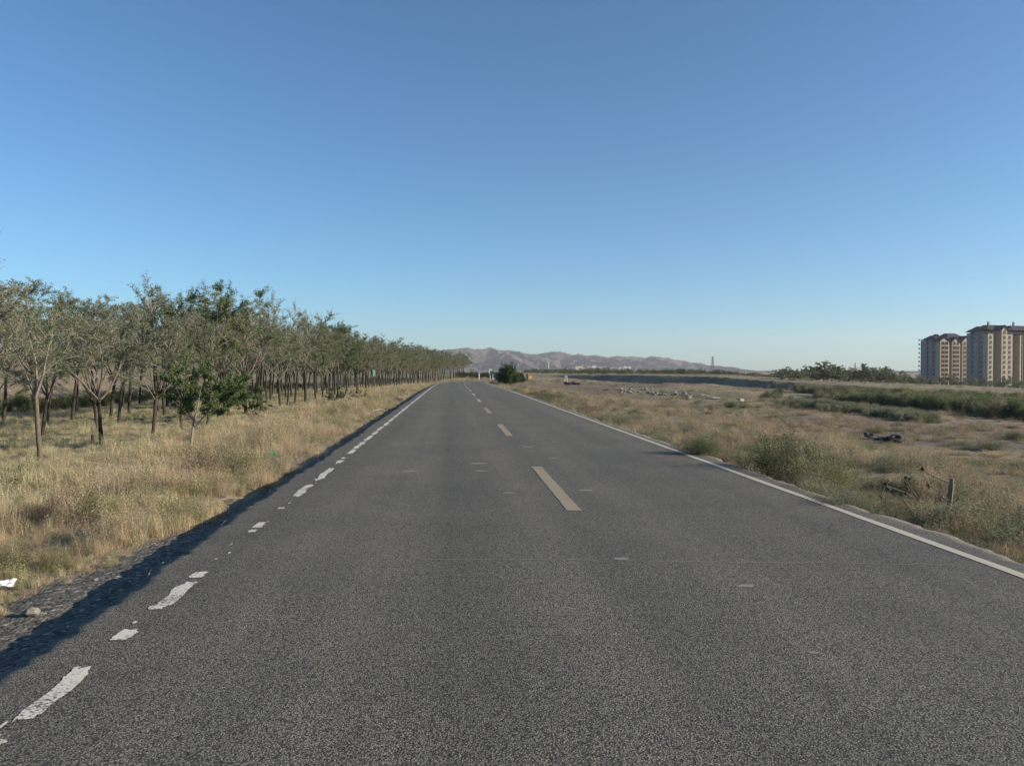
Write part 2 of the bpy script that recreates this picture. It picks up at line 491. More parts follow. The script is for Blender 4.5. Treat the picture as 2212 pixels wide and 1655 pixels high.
# ------------------------------------------------------------------ road
ry = np.concatenate([np.arange(-40, 0, .5), np.arange(0, 30, .06), np.arange(30, 186, .5)])
rows = []
for y in ry:
    l, r = float(ledge(y)), float(redge(y))
    c = float(xc(y)); z = float(zr(y))
    lat = np.concatenate([[l - .035, l - .02, l], np.linspace(l + .12, r - .12, 12), [r, r + .02, r + .03]])
    w = (vn(y * 9, 1.0, 71) - .5) * .02
    zz = np.full(len(lat), z); zz[0] = z - .34; zz[1] = z - .12; zz[2] = z - .012 + w; zz[-1] = z - .34; zz[-2] = z - .1; zz[-3] = z - .008
    rows.append(np.stack([lat + c, np.full(len(lat), y), zz], 1))
RV = np.concatenate(rows)
k = len(rows[0]); n = len(rows)
ii = np.arange(n * k).reshape(n, k)
F = np.stack([ii[:-1, :-1].ravel(), ii[:-1, 1:].ravel(), ii[1:, 1:].ravel(), ii[1:, :-1].ravel()], 1)
road = tag(obj('road', np_mesh('road', RV, F, M['asphalt'], smooth=False)), 'grey two-lane asphalt road', kind='structure')

def strip(x0, w, ya, yb, name, mat, lift=.004, step=.12, wob=.004, seed=1, ends=.02):
    ys_ = np.arange(ya, yb + 1e-6, step if yb < 40 else max(step, .5))
    if len(ys_) < 2: ys_ = np.array([ya, yb])
    ys_[-1] = yb
    wl = (vn(ys_ * 8, ys_ * 0, seed) - .5) * 2 * wob; wr = (vn(ys_ * 8, ys_ * 0 + 5, seed) - .5) * 2 * wob
    c = xc(ys_); z = zr(ys_) + lift
    V = []
    for i in range(len(ys_)):
        V.append((x0 - w / 2 + wl[i] + c[i], ys_[i], z[i])); V.append((x0 + w / 2 + wr[i] + c[i], ys_[i], z[i]))
    F = [(2 * i, 2 * i + 1, 2 * i + 3, 2 * i + 2) for i in range(len(ys_) - 1)]
    return obj(name, np_mesh(name, V, F, mat), road)
strip(4.42, .100, -10, 172, 'edge_line', M['white_line'], seed=3, wob=.006)
for i in range(-1, 17):
    y0 = 8.65 + 10 * i
    strip(1.38, .165, y0, y0 + 4, 'lane_dash', M['yellow_line'] if i < 3 else M['faded_dash'], seed=20 + i, wob=.005)
def blob(x0, ya, yb, w, seed, mat=None, name='paint_patch', lift=.004):
    n = 64
    V = []
    L = (yb - ya) / 2; cy = (ya + yb) / 2
    for k in range(n):
        t = 2 * pi * k / n
        cs, sn = cos(t), sin(t)
        e = .38 if name == 'paint_patch' else 1.0
        px = abs(cs) ** e * (1 if cs > 0 else -1) * w / 2; py = abs(sn) ** e * (1 if sn > 0 else -1) * L
        r = 1 + (vn(k * .35, seed * 3.3, 88) - .5) * .5 + random.uniform(-.13, .13)
        jx = (vn(py * 6 + seed, seed * 1.7, 87) - .5) * w * .35
        V.append((x0 + px * r + jx, cy + py * (1 + (vn(k * .5, seed * 1.1, 86) - .5) * .3), 0))
    V = [(x + float(xc(y)), y, float(zr(y)) + lift) for x, y, _ in V]
    me = bpy.data.meshes.new(name); me.from_pydata(V, [], [tuple(range(n))]); me.materials.append(mat or M['worn_line']); me.update()
    return obj(name, me, road)
def ydist(py): return 1660 * 1.6 / (py - 800)
pieces = [(1600, 1566), (1528, 1421), (1366, 1344), (1304, 1247), (1238, 1226), (1143.5, 1138), (1134, 1122.5), (1094.5, 1091.5), (1069, 1044), (1034, 1009), (998.5, 992), (989, 986), (979, 970.5), (969, 961), (960, 953), (951, 940), (938, 931), (929, 921), (919, 912), (910.5, 902)]
for k, (a_, b_) in enumerate(pieces):
    small = (a_ - b_) < 6.5 and a_ > 980
    blob(-1.98 + random.uniform(-.01, .01), ydist(a_), ydist(b_), (.08 if small else .112) * random.uniform(.88, 1.0), k + 1)
for k in range(46):
    y_ = 3.2 + 24 * random.random() ** 1.3; l_ = random.uniform(.02, .09); blob(-1.98 + random.uniform(-.055, .055), y_, y_ + l_, random.uniform(.012, .035), 100 + k, None, 'paint_flake', .0045)
y = 26.4
while y < 165:
    ln = random.uniform(1.0, 3.2) if y < 60 else random.uniform(3, 9)
    strip(-1.98, .12 * random.uniform(.8, 1), y, min(y + ln, 168), 'paint_patch', M['worn_line'], seed=int(y * 7), wob=.02)
    y += ln + random.uniform(.12, .4)
# pale scuffs and a hairline seam across the carriageway
M['scuff'] = plain('road_scuff', (.21, .198, .18), var=.3, scale=60)
for (px, py, w) in ((1103, 1066, .16), (1030, 1002, .3), (1340, 1209, .14), (1617, 1268, .13), (1759, 1414, .06), (1142, 966, .25), (885, 1019, .25), (1266, 1060, .2), (1432, 1196, .05), (1040, 1018, .2), (1193, 990, .18)):
    d = ydist(py); x, yy = cam_to_world(px, d)
    blob(x, yy - w * .3, yy + w * .3, w, px, M['scuff'], 'road_scuff', .003)
mb = MB(); P = []
for px in range(905, 2080, 30):
    py = 1209 + (px - 905) * .011 + 3 * (float(vn(px * .02, 0, 4)) - .5)
    d = ydist(py); x, yy = cam_to_world(px, d); P.append((x, yy))
V = []; 
for (x, yy) in P:
    h = .004 + .004 * float(vn(x * 3, 0, 2)); V += [(x, yy - h, .003), (x, yy + h, .003)]
mb.add(V, [(2 * i, 2 * i + 2, 2 * i + 3, 2 * i + 1) for i in range(len(P) - 1)])
mb.build('pavement_seam', M['scuff'], road)

# ------------------------------------------------------------------ hills far away
sil = [(-700, 770), (-300, 752), (0, 741), (150, 744), (300, 748), (450, 746), (620, 750), (830, 752), (880, 754), (945, 755), (1000, 751), (1012, 750), (1022, 754), (1034, 752), (1043, 754), (1059, 748.5), (1070, 752.5), (1084, 756), (1099, 754.5), (1111, 756), (1144, 764), (1163, 763), (1189, 758.5), (1206, 757.5), (1239, 766), (1247, 762.5), (1270, 768), (1288, 765), (1315, 771), (1332, 767.5), (1357, 770), (1367, 767.5), (1392, 772), (1402, 768), (1439, 771.5), (1454, 776.5), (1484, 778), (1504, 785), (1509, 783), (1541, 791), (1590, 799), (1630, 802), (1655, 799.5), (1700, 803), (1900, 806), (2600, 807)]
sp = np.array([p[0] for p in sil], float); sq = np.array([p[1] for p in sil], float)
hx = np.arange(-2900, 3200, 9.0); hy = np.arange(3050, 5500, 9.0)
HX, HY = np.meshgrid(hx, hy)
crest_y = 4750 + 160 * (fbm(hx * .002, hx * 0, 301, 3) - .5)
ang = np.arctan2(hx, crest_y) - YAW
pcol = 1106 + 1660 * np.tan(ang)
dep = np.hypot(hx, crest_y) * np.cos(ang)
crest_h = (800 - np.interp(pcol, sp, sq)) * dep / 1660 + 1.6
CH = np.interp(HX, hx, crest_h); CY = np.interp(HX, hx, crest_y)
WX = HX + 45 * (fbm(HX * .006, HY * .006, 311, 3) - .5); WY = HY + 60 * (fbm(HX * .006 + 9, HY * .006, 312, 3) - .5)
H = np.full(HX.shape, -8.0)
def ridge_line(pts, slope):
    """tent-shaped ridge along a polyline of (x, y, height)"""
    global H
    for a_, b_ in zip(pts[:-1], pts[1:]):
        dx, dy = b_[0] - a_[0], b_[1] - a_[1]; L2 = dx * dx + dy * dy + 1e-6
        rad = max(a_[2], b_[2]) / slope + 60
        x0, x1 = min(a_[0], b_[0]) - rad, max(a_[0], b_[0]) + rad; y0, y1 = min(a_[1], b_[1]) - rad, max(a_[1], b_[1]) + rad
        c0, c1 = np.searchsorted(hx, [x0, x1]); r0, r1 = np.searchsorted(hy, [y0, y1])
        if c1 <= c0 or r1 <= r0: continue
        wx, wy = WX[r0:r1, c0:c1], WY[r0:r1, c0:c1]
        q = np.clip(((wx - a_[0]) * dx + (wy - a_[1]) * dy) / L2, 0, 1)
        dist = np.hypot(wx - a_[0] - q * dx, wy - a_[1] - q * dy)
        side = (wx - a_[0]) * dy - (wy - a_[1]) * dx          # >0 on the western flank of a ridge running towards the road
        flank = slope * np.where(side > 0, 1.10 if abs(dy) > abs(dx) * .6 and dy < 0 else 1.0, .86)
        h = a_[2] + (b_[2] - a_[2]) * q - flank * (np.sqrt(dist * dist + 9) - 3)
        H[r0:r1, c0:c1] = np.maximum(H[r0:r1, c0:c1], h)
rh = random.Random(42)
ci = list(range(0, len(hx), 3))
ridge_line([(hx[k], crest_y[k], crest_h[k]) for k in ci], .72)
x_ = -2800.0
while x_ < 2200:
    h0 = float(np.interp(x_, hx, crest_h)); cy = float(np.interp(x_, hx, crest_y))
    if h0 > 14:
        L = h0 * rh.uniform(6.5, 10.5); n_ = 6; dr_ = rh.uniform(.0, .50)
        pts = [(x_, cy, h0)]; hh = h0
        for k in range(1, n_ + 1):
            f = k / n_
            hh = h0 * max(0, (1 - f) ** rh.uniform(.75, 1.0) * rh.uniform(.82, 1.12))
            pts.append((pts[-1][0] + L / n_ * dr_ + rh.gauss(0, 14), pts[-1][1] - L / n_, min(hh, h0 * .96)))
        ridge_line(pts, rh.uniform(.66, .84))
        for k in range(1, n_):
            for sd in (-1, 1):
                if rh.random() < .25: continue
                p = pts[k]; l2 = p[2] * rh.uniform(1.8, 3.2); a_ = -pi / 2 + .3 + sd * rh.uniform(.55, 1.0)
                m1 = (p[0] + cos(a_) * l2 * .5, p[1] + sin(a_) * l2 * .5, p[2] * rh.uniform(.55, .75)); m2 = (p[0] + cos(a_ - sd * .2) * l2, p[1] + sin(a_) * l2, p[2] * .08)
                ridge_line([p, m1, m2], rh.uniform(.66, .84))
    x_ += rh.uniform(110, 220)
H = H + (6 * (fbm(HX * .02, HY * .02, 351, 4) - .5) - 9 * (1 - np.abs(2 * vn(WX * .022, WY * .008, 361) - 1)) ** 2 - 5 * (1 - np.abs(2 * vn(WX * .05, WY * .02, 362) - 1)) ** 2) * ss(0, 40, H)
cap = CH + 2.5
ridge_line([(hx[k], crest_y[k], crest_h[k] - 1.5) for k in ci], 1.3)
H = np.where(HY < CY + 200, np.minimum(H, np.maximum(cap, 2)), H)
H = H * np.clip((HY - 3050) / 150, 0, 1) - 2
ny, nx = HX.shape
ii = np.arange(ny * nx).reshape(ny, nx)
F = np.stack([ii[:-1, :-1].ravel(), ii[:-1, 1:].ravel(), ii[1:, 1:].ravel(), ii[1:, :-1].ravel()], 1)
m, t_, b = new_mat('bare_hillside')
v = coords(t_)
n1 = noise(t_, v, .004, 6, .65); n2 = noise(t_, v, .03, 6, .7)
c = ramp(t_, n1, [(.3, (.076, .067, .054)), (.5, (.098, .085, .067)), (.7, (.128, .109, .083))])
c = mixc(t_, .5, c, ramp(t_, n2, [(.3, (.75, .78, .75)), (.7, (1.2, 1.18, 1.15))]), 'MULTIPLY')
t_.links.new(c, b.inputs['Base Color'])
b.inputs['Specular IOR Level'].default_value = .05
mp_ = N(t_, 'ShaderNodeMapping'); mp_.inputs['Scale'].default_value = (1, .3, 1); t_.links.new(v, mp_.inputs['Vector']); bump(t_, b, noise(t_, mp_.outputs[0], .045, 5, .65), .9, 7)
M['hill'] = m
tag(obj('hills', np_mesh('hills', np.stack([HX.ravel(), HY.ravel(), H.ravel()], 1), F, m, smooth=True)), 'bare ridged hills along the horizon', kind='structure')

# ------------------------------------------------------------------ air
m = bpy.data.materials.new('haze'); m.use_nodes = True; t_ = m.node_tree; t_.nodes.clear()
out = t_.nodes.new('ShaderNodeOutputMaterial'); pv = t_.nodes.new('ShaderNodeVolumePrincipled')
pv.inputs['Color'].default_value = (.96, .93, .98, 1); pv.inputs['Density'].default_value = 9.0e-5; pv.inputs['Anisotropy'].default_value = .2
t_.links.new(pv.outputs[0], out.inputs['Volume'])
MB().box(-3000, 3400, -70, 6000, -16, 260).build('haze', m)['kind'] = 'stuff'

# ------------------------------------------------------------------ plant shapes
def unit(v): return v / (np.linalg.norm(v, axis=-1, keepdims=True) + 1e-9)
def blades(n, R, L0, L1, w, lean, curve, rng, segs=3, head=0):
    """n curved blades rising from a disc; returns verts, quads"""
    az = rng.uniform(0, 2 * pi, n); rr = R * np.sqrt(rng.uniform(0, 1, n)); a2 = rng.uniform(0, 2 * pi, n)
    base = np.stack([rr * np.cos(a2), rr * np.sin(a2), np.zeros(n)], 1)
    L = rng.uniform(L0, L1, n); ln = rng.normal(0, lean, n); cv = rng.uniform(.2, 1.3, n) * curve
    side = np.stack([-np.sin(az), np.cos(az), np.zeros(n)], 1)
    out = np.stack([np.cos(az), np.sin(az), np.zeros(n)], 1)
    Vs = []
    p = base.copy(); th = ln.copy()
    ww = w * rng.uniform(.6, 1.3, n)
    for s in range(segs + 1):
        k = 1 - .8 * (s / segs)
        Vs.append(p - side * (ww * k / 2)[:, None]); Vs.append(p + side * (ww * k / 2)[:, None])
        tip = p.copy()
        st = (L / segs)[:, None]
        p = p + st * (np.sin(th)[:, None] * out + np.cos(th)[:, None] * np.array([0, 0, 1.]))
        th = th + cv / segs
    V = np.stack(Vs, 1)                       # n, 2(segs+1), 3
    V[:, :, 2] = np.maximum(V[:, :, 2], .0)
    q = np.array([[2 * s, 2 * s + 1, 2 * s + 3, 2 * s + 2] for s in range(segs)])
    F = (np.arange(n) * 2 * (segs + 1))[:, None, None] + q[None]
    return V.reshape(-1, 3), F.reshape(-1, 4), tip
def leaves(P, size, rng, flat=.5, ratio=.5):
    n = len(P)
    a = unit(rng.normal(0, 1, (n, 3)) * np.array([1, 1, flat])); b = unit(np.cross(a, rng.normal(0, 1, (n, 3))))
    s = (size * rng.uniform(.6, 1.4, n))[:, None]
    V = np.stack([P - a * s * .5, P + b * s * ratio * .5, P + a * s * .5, P - b * s * ratio * .5], 1).reshape(-1, 3)
    F = (np.arange(n) * 4)[:, None] + np.arange(4)[None]
    return V, F
def cat(parts):
    Vs, Fs, o = [], [], 0
    for V, F in parts:
        Vs.append(V); Fs.append(F + o); o += len(V)
    return np.concatenate(Vs), np.concatenate(Fs)
def proto(name, parts, mat):
    V, F = cat(parts)
    o = bpy.data.objects.new(name, np_mesh(name, V, F, mat))
    return o
LI = M['leaf_inst']
def collection(name, objs):
    c = bpy.data.collections.new(name)
    for o in objs: c.objects.link(o)
    return c
def straw(i, n=60, L=.34, R=.10, w=.0045, curve=1.1):
    r = np.random.default_rng(100 + i)
    V, F, _ = blades(n, R, L * .4, L, w, .32, curve, r)
    return (V, F)
def wispy(i, L=.62):
    r = np.random.default_rng(200 + i)
    V, F, tip = blades(26, .10, L * .45, L, .0035, .34, 1.1, r, 4)
    P = (tip[:, None, :] + r.normal(0, 1, (26, 16, 3)) * np.array([.022, .022, .06]) + np.array([0, 0, -.03])).reshape(-1, 3)
    V2, F2 = leaves(P, .013, r, 1.5, .3)
    V3, F3, _ = blades(40, .10, .08, .26, .004, .4, 1.2, r)
    return [(V, F), (V2, F2), (V3, F3)]
def herb(i, L=.38, st=14, R=.14, size=.020, nl=36):
    r = np.random.default_rng(300 + i)
    V, F, tip = blades(st, R * .3, L * .6, L, .005, .45, .3, r, 3)
    Vr = V.reshape(st, -1, 3)
    P = []
    for s in range(st):
        ax = (Vr[s, 0::2] + Vr[s, 1::2]) / 2
        k = r.uniform(.15, 1, nl) * (len(ax) - 1)
        i0 = np.minimum(k.astype(int), len(ax) - 2); f = (k - i0)[:, None]
        P.append(ax[i0] * (1 - f) + ax[i0 + 1] * f + r.normal(0, .035, (nl, 3)))
    P = np.concatenate(P); P[:, 2] = np.maximum(P[:, 2], .01)
    return [(V, F), leaves(P, size, r, 1, .45)]
G_STRAW = collection('straw_tufts', [proto(f'tuft_a{i}', [straw(i)] + [straw(i + 50, 30, .2, .14, .005, .5)], LI) for i in range(3)])
G_WISP = collection('wispy_tufts', [proto(f'tuft_b{i}', wispy(i), LI) for i in range(3)])
G_HERB = collection('herb_tufts', [proto(f'tuft_c{i}', herb(i), LI) for i in range(3)])
G_SHORT = collection('short_tufts', [proto(f'tuft_d{i}', [straw(70 + i, 70, .15, .16, .005, .6)] + herb(20 + i, .14, 10, .2, .014, 20), LI) for i in range(2)])
G_SHRUB = collection('shrub_masses', [proto(f'tuft_e{i}', herb(40 + i, 1.0, 60, .8, .055, 45) , LI) for i in range(3)])

def scatter(name, col, P, rotz, scl, idx, tint, label):
    n = len(P)
    me = bpy.data.meshes.new(name); me.vertices.add(n); me.vertices.foreach_set('co', np.asarray(P, np.float32).ravel())
    rv = np.zeros((n, 3), np.float32); rv[:, 2] = rotz; rv[:, 0] = RNG.normal(0, .08, n); rv[:, 1] = RNG.normal(0, .08, n)
    me.attributes.new('rot', 'FLOAT_VECTOR', 'POINT').data.foreach_set('vector', rv.ravel())
    scl = np.asarray(scl, np.float32)
    if scl.ndim == 1: scl = np.stack([scl, scl, scl], 1)
    me.attributes.new('scl', 'FLOAT_VECTOR', 'POINT').data.foreach_set('vector', np.ascontiguousarray(scl, np.float32).ravel())
    me.attributes.new('idx', 'INT', 'POINT').data.foreach_set('value', np.asarray(idx, np.int32))
    tc = np.ones((n, 4), np.float32); tc[:, :3] = tint
    me.attributes.new('tint', 'FLOAT_COLOR', 'POINT').data.foreach_set('color', tc.ravel())
    o = obj(name, me); tag(o, label, kind='stuff')
    ng = bpy.data.node_groups.new(name, 'GeometryNodeTree')
    ng.interface.new_socket('Geometry', in_out='INPUT', socket_type='NodeSocketGeometry')
    ng.interface.new_socket('Geometry', in_out='OUTPUT', socket_type='NodeSocketGeometry')
    gi = ng.nodes.new('NodeGroupInput'); go = ng.nodes.new('NodeGroupOutput')
    ip = ng.nodes.new('GeometryNodeInstanceOnPoints'); ci = ng.nodes.new('GeometryNodeCollectionInfo')
    ci.inputs['Collection'].default_value = col; ci.inputs['Separate Children'].default_value = True; ci.inputs['Reset Children'].default_value = True
    def na(nm, ty):
        q = ng.nodes.new('GeometryNodeInputNamedAttribute'); q.data_type = ty; q.inputs['Name'].default_value = nm; return q.outputs['Attribute']
    ng.links.new(gi.outputs[0], ip.inputs['Points']); ng.links.new(ci.outputs[0], ip.inputs['Instance'])
    ip.inputs['Pick Instance'].default_value = True
    ng.links.new(na('idx', 'INT'), ip.inputs['Instance Index'])
    er = ng.nodes.new('FunctionNodeEulerToRotation'); ng.links.new(na('rot', 'FLOAT_VECTOR'), er.inputs[0]); ng.links.new(er.outputs[0], ip.inputs['Rotation'])
    ng.links.new(na('scl', 'FLOAT_VECTOR'), ip.inputs['Scale'])
    ng.links.new(ip.outputs[0], go.inputs[0])
    md = o.modifiers.new('scatter', 'NODES'); md.node_group = ng
    return o

# wedge sampling around the camera
def wedge(r0, r1, dens, pad=.14):
    a0, a1 = -radians(29.3) - pad, radians(38.1) + pad
    n = int(dens * (a1 - a0) / 2 * (r1 * r1 - r0 * r0))
    r = np.sqrt(RNG.uniform(r0 * r0, r1 * r1, n)); a = RNG.uniform(a0, a1, n)
    return r * np.sin(a), r * np.cos(a)
def side_mask(x, y):
    u = x - xc(y)
    dl = -(u - ledge(y)); dr = u - redge(y)
    gwid = .28 + (.42 + .9 * fbm(y * .18, y * 0 + 2, 12, 3)) * np.clip(1.6 - y / 8.5, .05, 1) + .5 * (vn(y * 1.7, x * 1.7, 15) - .5)
    left = dl > gwid; right = dr > .03 + .30 * vn(y * 1.6, y * 0, 3) * vn(y * 4, x * 4, 4)
    end = (y > 190)
    return u, dl, dr, left | (end & (u < 2)), right | (end & (u >= 2))
def track_val(x, y):
    v = np.zeros_like(x)
    for (ax, ay, bx, by, w) in ((7.5, 40, 32, 22.5, 1.3), (32, 22.5, 60, 12, 1.3), (7.5, 58, 30, 44, 1.5), (30, 44, 48, 36, 1.2), (14, 150, 60, 120, 6)):
        dx, dy = bx - ax, by - ay; L2 = dx * dx + dy * dy
        s = np.clip(((x - ax) * dx + (y - ay) * dy) / L2, 0, 1)
        v = np.maximum(v, 1 - ss(w * .5, w * 1.1, np.hypot(x - ax - s * dx, y - ay - s * dy) + (fbm(x * .6, y * .6, 61, 3) - .5) * w * 1.6))
    return v
STRAW = np.array((.54, .44, .29)); PINK = np.array((.50, .345, .27)); OLIVE = np.array((.34, .31, .185)); SAGE = np.array((.27, .265, .19)); GREEN = np.array((.15, .18, .08)); BROWN = np.array((.26, .195, .15)); PALE = np.array((.50, .46, .32))
def pick(x, y, left):
    """returns kind index and tint per plant"""
    n = len(x)
    u, dl, dr, _, _ = side_mask(x, y)
    a = fbm(x * .22, y * .22, 501, 3); b = fbm(x * .6, y * .6, 502, 3); c = fbm(x * .07, y * .07, 503, 3)
    r = RNG.uniform(0, 1, n); kind = np.zeros(n, int); tint = np.zeros((n, 3))
    if left:
        verge = np.clip(1 - (dl - .8) / 5.5, 0, 1)           # near the road
        w_straw = .8 + 1.2 * (b > .5); w_wisp = .15 + 1.5 * verge * ss(.42, .6, a) + .3 * verge
        w_herb = .10 + 1.0 * ss(.52, .62, b) * verge + .9 * np.exp(-((dl - 1.4) / .8) ** 2)
        w_short = .8 + 3.2 * (1 - verge)
        base = STRAW * .5 + OLIVE * .2 + PALE * .3
    else:
        verge = np.clip(1 - dr / 4.5, 0, 1)
        w_straw = .8 + .9 * (a > .48); w_wisp = .35 + .7 * ss(.5, .62, b) * (1 - .5 * verge)
        w_herb = .30 + 1.5 * verge * ss(.38, .55, c) + 1.0 * ss(.50, .6, a)
        w_short = 1.0 + .4 * (1 - verge)
        base = STRAW
    W = np.stack([w_straw + 0 * x, w_wisp + 0 * x, w_herb + 0 * x, w_short + 0 * x], 1); W = np.cumsum(W / W.sum(1, keepdims=True), 1)
    kind = (r[:, None] > W).sum(1)
    q = RNG.uniform(0, 1, n)[:, None]; c1 = ss(.4, .62, c)[:, None]; a1 = ss(.42, .6, a)[:, None]
    t0 = STRAW * (1 - q * .45) + OLIVE * q * .45
    if left:
        under = (1 - verge)[:, None]
        t0 = t0 * (1 - under * .5) + (PALE * .55 + OLIVE * .45) * under * .5
        t3 = (PALE * .5 + OLIVE * .5) * (1 - q * .3) + STRAW * q * .3
    else:
        t0 = t0 * (1 - .5 * c1) + (BROWN * .8 + PINK * .3) * .5 * c1
        t3 = BROWN * (1 - q) * 1.2 + SAGE * q
    t1 = PINK * (.6 + .0 * q) + STRAW * .4
    t2 = SAGE * (1 - q * .5) + GREEN * q * .5
    if left: t2 = OLIVE * .70 + GREEN * .30 * (1 + .3 * q)
    tint = np.select([kind[:, None] == 0, kind[:, None] == 1, kind[:, None] == 2], [t0, t1, t2], t3)
    tint = tint * RNG.uniform(.75, 1.2, n)[:, None] * (1.0 if left else .84)
    return kind, tint
BUSHY = [(1694, 1038, .85), (1766, 1056, .7), (1515, 982, .55), (1405, 942, .6), (1345, 920, .6), (428, 1036, .55), (512, 1038, .6), (596, 1032, .35), (265, 1080, .5), (150, 1104, .5), (60, 1135, .45), (2053, 1128, .28), (1578, 880, .9), (2085, 972, .7), (2140, 972, .7)]
BUSHY = [(*ground_at(a_, b_)[:2], r_) for a_, b_, r_ in BUSHY]      # where bushes crowd out the grass
names = ['straw_grass', 'seeding_grass', 'green_weeds', 'short_grass']
cols = [G_STRAW, G_WISP, G_HERB, G_SHORT]
acc = {('l', k): [] for k in range(4)}; acc.update({('r', k): [] for k in range(4)})
for (r0, r1, dens, sc) in ((2.5, 7, 190, .85), (7, 14, 100, 1.0), (14, 26, 26, 1.25), (26, 50, 9, 1.7), (50, 100, 2.6, 2.5), (100, 200, .55, 3.8), (200, 420, .08, 5.5)):
    x, y = wedge(r0, r1, dens)
    u, dl, dr, L, R = side_mask(x, y)
    keep0 = track_val(x, y)
    for side, msk in (('l', L), ('r', R)):
        mm = msk & (RNG.uniform(0, 1, len(x)) > keep0 * .93)
        if side == 'l': mm &= ~((u < -33) & (RNG.uniform(0, 1, len(x)) < .5))
        else:
            patch = fbm(x * .5, y * .5, 601, 3)
            mm &= (RNG.uniform(0, 1, len(x)) < np.clip(.35 + 1.6 * ss(.36, .6, patch), 0, 1)) | (dr < 3)
        for bx_, by_, br_ in BUSHY: mm &= (np.hypot(x - bx_, y - by_) > br_) | (RNG.uniform(0, 1, len(x)) < .12)
        xx, yy = x[mm], y[mm]
        if len(xx) == 0: continue
        kind, tint = pick(xx, yy, side == 'l')
        zz = terrain(xx, yy)
        uu = xx - xc(yy)
        for k in range(4):
            s = kind == k
            if not s.any(): continue
            sz = np.full(s.sum(), sc) * RNG.uniform(.65, 1.25, s.sum())
            if side == 'l': sz *= np.where(uu[s] < -8.5, .62, .92) * (.55 + .95 * ss(.3, .72, fbm(xx[s] * .9, yy[s] * .9, 77, 3))) * (.55 + .45 * ss(.7, 2.6, -(uu[s] - ledge(yy[s]))))
            else: sz *= (.45 + .85 * ss(.3, .72, fbm(xx[s] * .8, yy[s] * .8, 78, 3)))
            hz = sz / sc * RNG.uniform(.75, 1.25, len(sz)) * {1: .85}.get(k, 1.0) * (1.0 if side == 'l' else .64) * {0.85: 1, 1.0: 1.0, 1.25: 1.05, 1.7: 1.1, 2.5: 1.15, 3.8: 1.35, 5.5: 1.7}[sc]
            sxy = sz * (.75 if r1 > 100 else 1)
            acc[(side, k)].append((np.stack([xx[s], yy[s], zz[s] - .01], 1), np.stack([sxy, sxy, hz], 1), tint[s]))
for (side, k), lst in acc.items():
    if not lst: continue
    P = np.concatenate([a[0] for a in lst]); S = np.concatenate([a[1] for a in lst]); T = np.concatenate([a[2] for a in lst])
    n = len(P)
    scatter(names[k], cols[k], P, RNG.uniform(0, 2 * pi, n), S, RNG.integers(0, len(cols[k].objects), n), T,
            ['dry straw grass tufts', 'tall dry grass with pinkish seed heads', 'low grey-green weeds', 'short dry turf'][k] + (' on the left verge' if side == 'l' else ' over the right-hand field'))

# shrub masses that read as one: gully thicket, grey-green strip, olive band below the left bank
def mass(name, pts, s0, s1, tints, label, col=None):
    col = col or G_SHRUB
    x = np.array([p[0] for p in pts]); y = np.array([p[1] for p in pts]); z = terrain(x, y)
    n = len(x); c = np.array(tints)[RNG.integers(0, len(tints), n)] * RNG.uniform(.75, 1.2, n)[:, None]
    scatter(name, col, np.stack([x, y, z - .05], 1), RNG.uniform(0, 6.28, n), RNG.uniform(s0, s1, n), RNG.integers(0, len(col.objects), n), c, label)
pts = []
while len(pts) < 1500:
    px = random.uniform(1655, 2330); py = random.uniform(853, 862 + (px - 1655) * .115)
    if float(fbm(px * .012, py * .06, 711, 3)) < .36 + .25 * (px < 1720): continue
    pts.append(cam_to_world(px, 1660 * 4.0 / (py - 800)))
mass('gully_thicket', pts, .7, 1.7, [(.14, .165, .085), (.18, .20, .11), (.11, .14, .072), (.22, .22, .13), (.25, .215, .15)], 'dense green thicket filling the gully across the right-hand field')
pts = []
while len(pts) < 420:
    t = random.random(); px = 1690 + 330 * t + random.gauss(0, 6); py = 884 + 42 * t + random.gauss(0, 4)
    pts.append(cam_to_world(px, 1660 * 3.7 / (py - 800)))
mass('sage_strip', pts, .4, .85, [(.21, .225, .155), (.18, .20, .13), (.24, .24, .17)], 'strip of low grey-green sage along the track in the right-hand field')
pts = [(random.uniform(-30, -23), random.uniform(34, 130)) for _ in range(420)]
mass('bank_scrub', pts, .4, 1.0, [(.10, .12, .045), (.13, .135, .06), (.15, .14, .07)], 'low olive scrub at the foot of the dirt bank behind the trees')

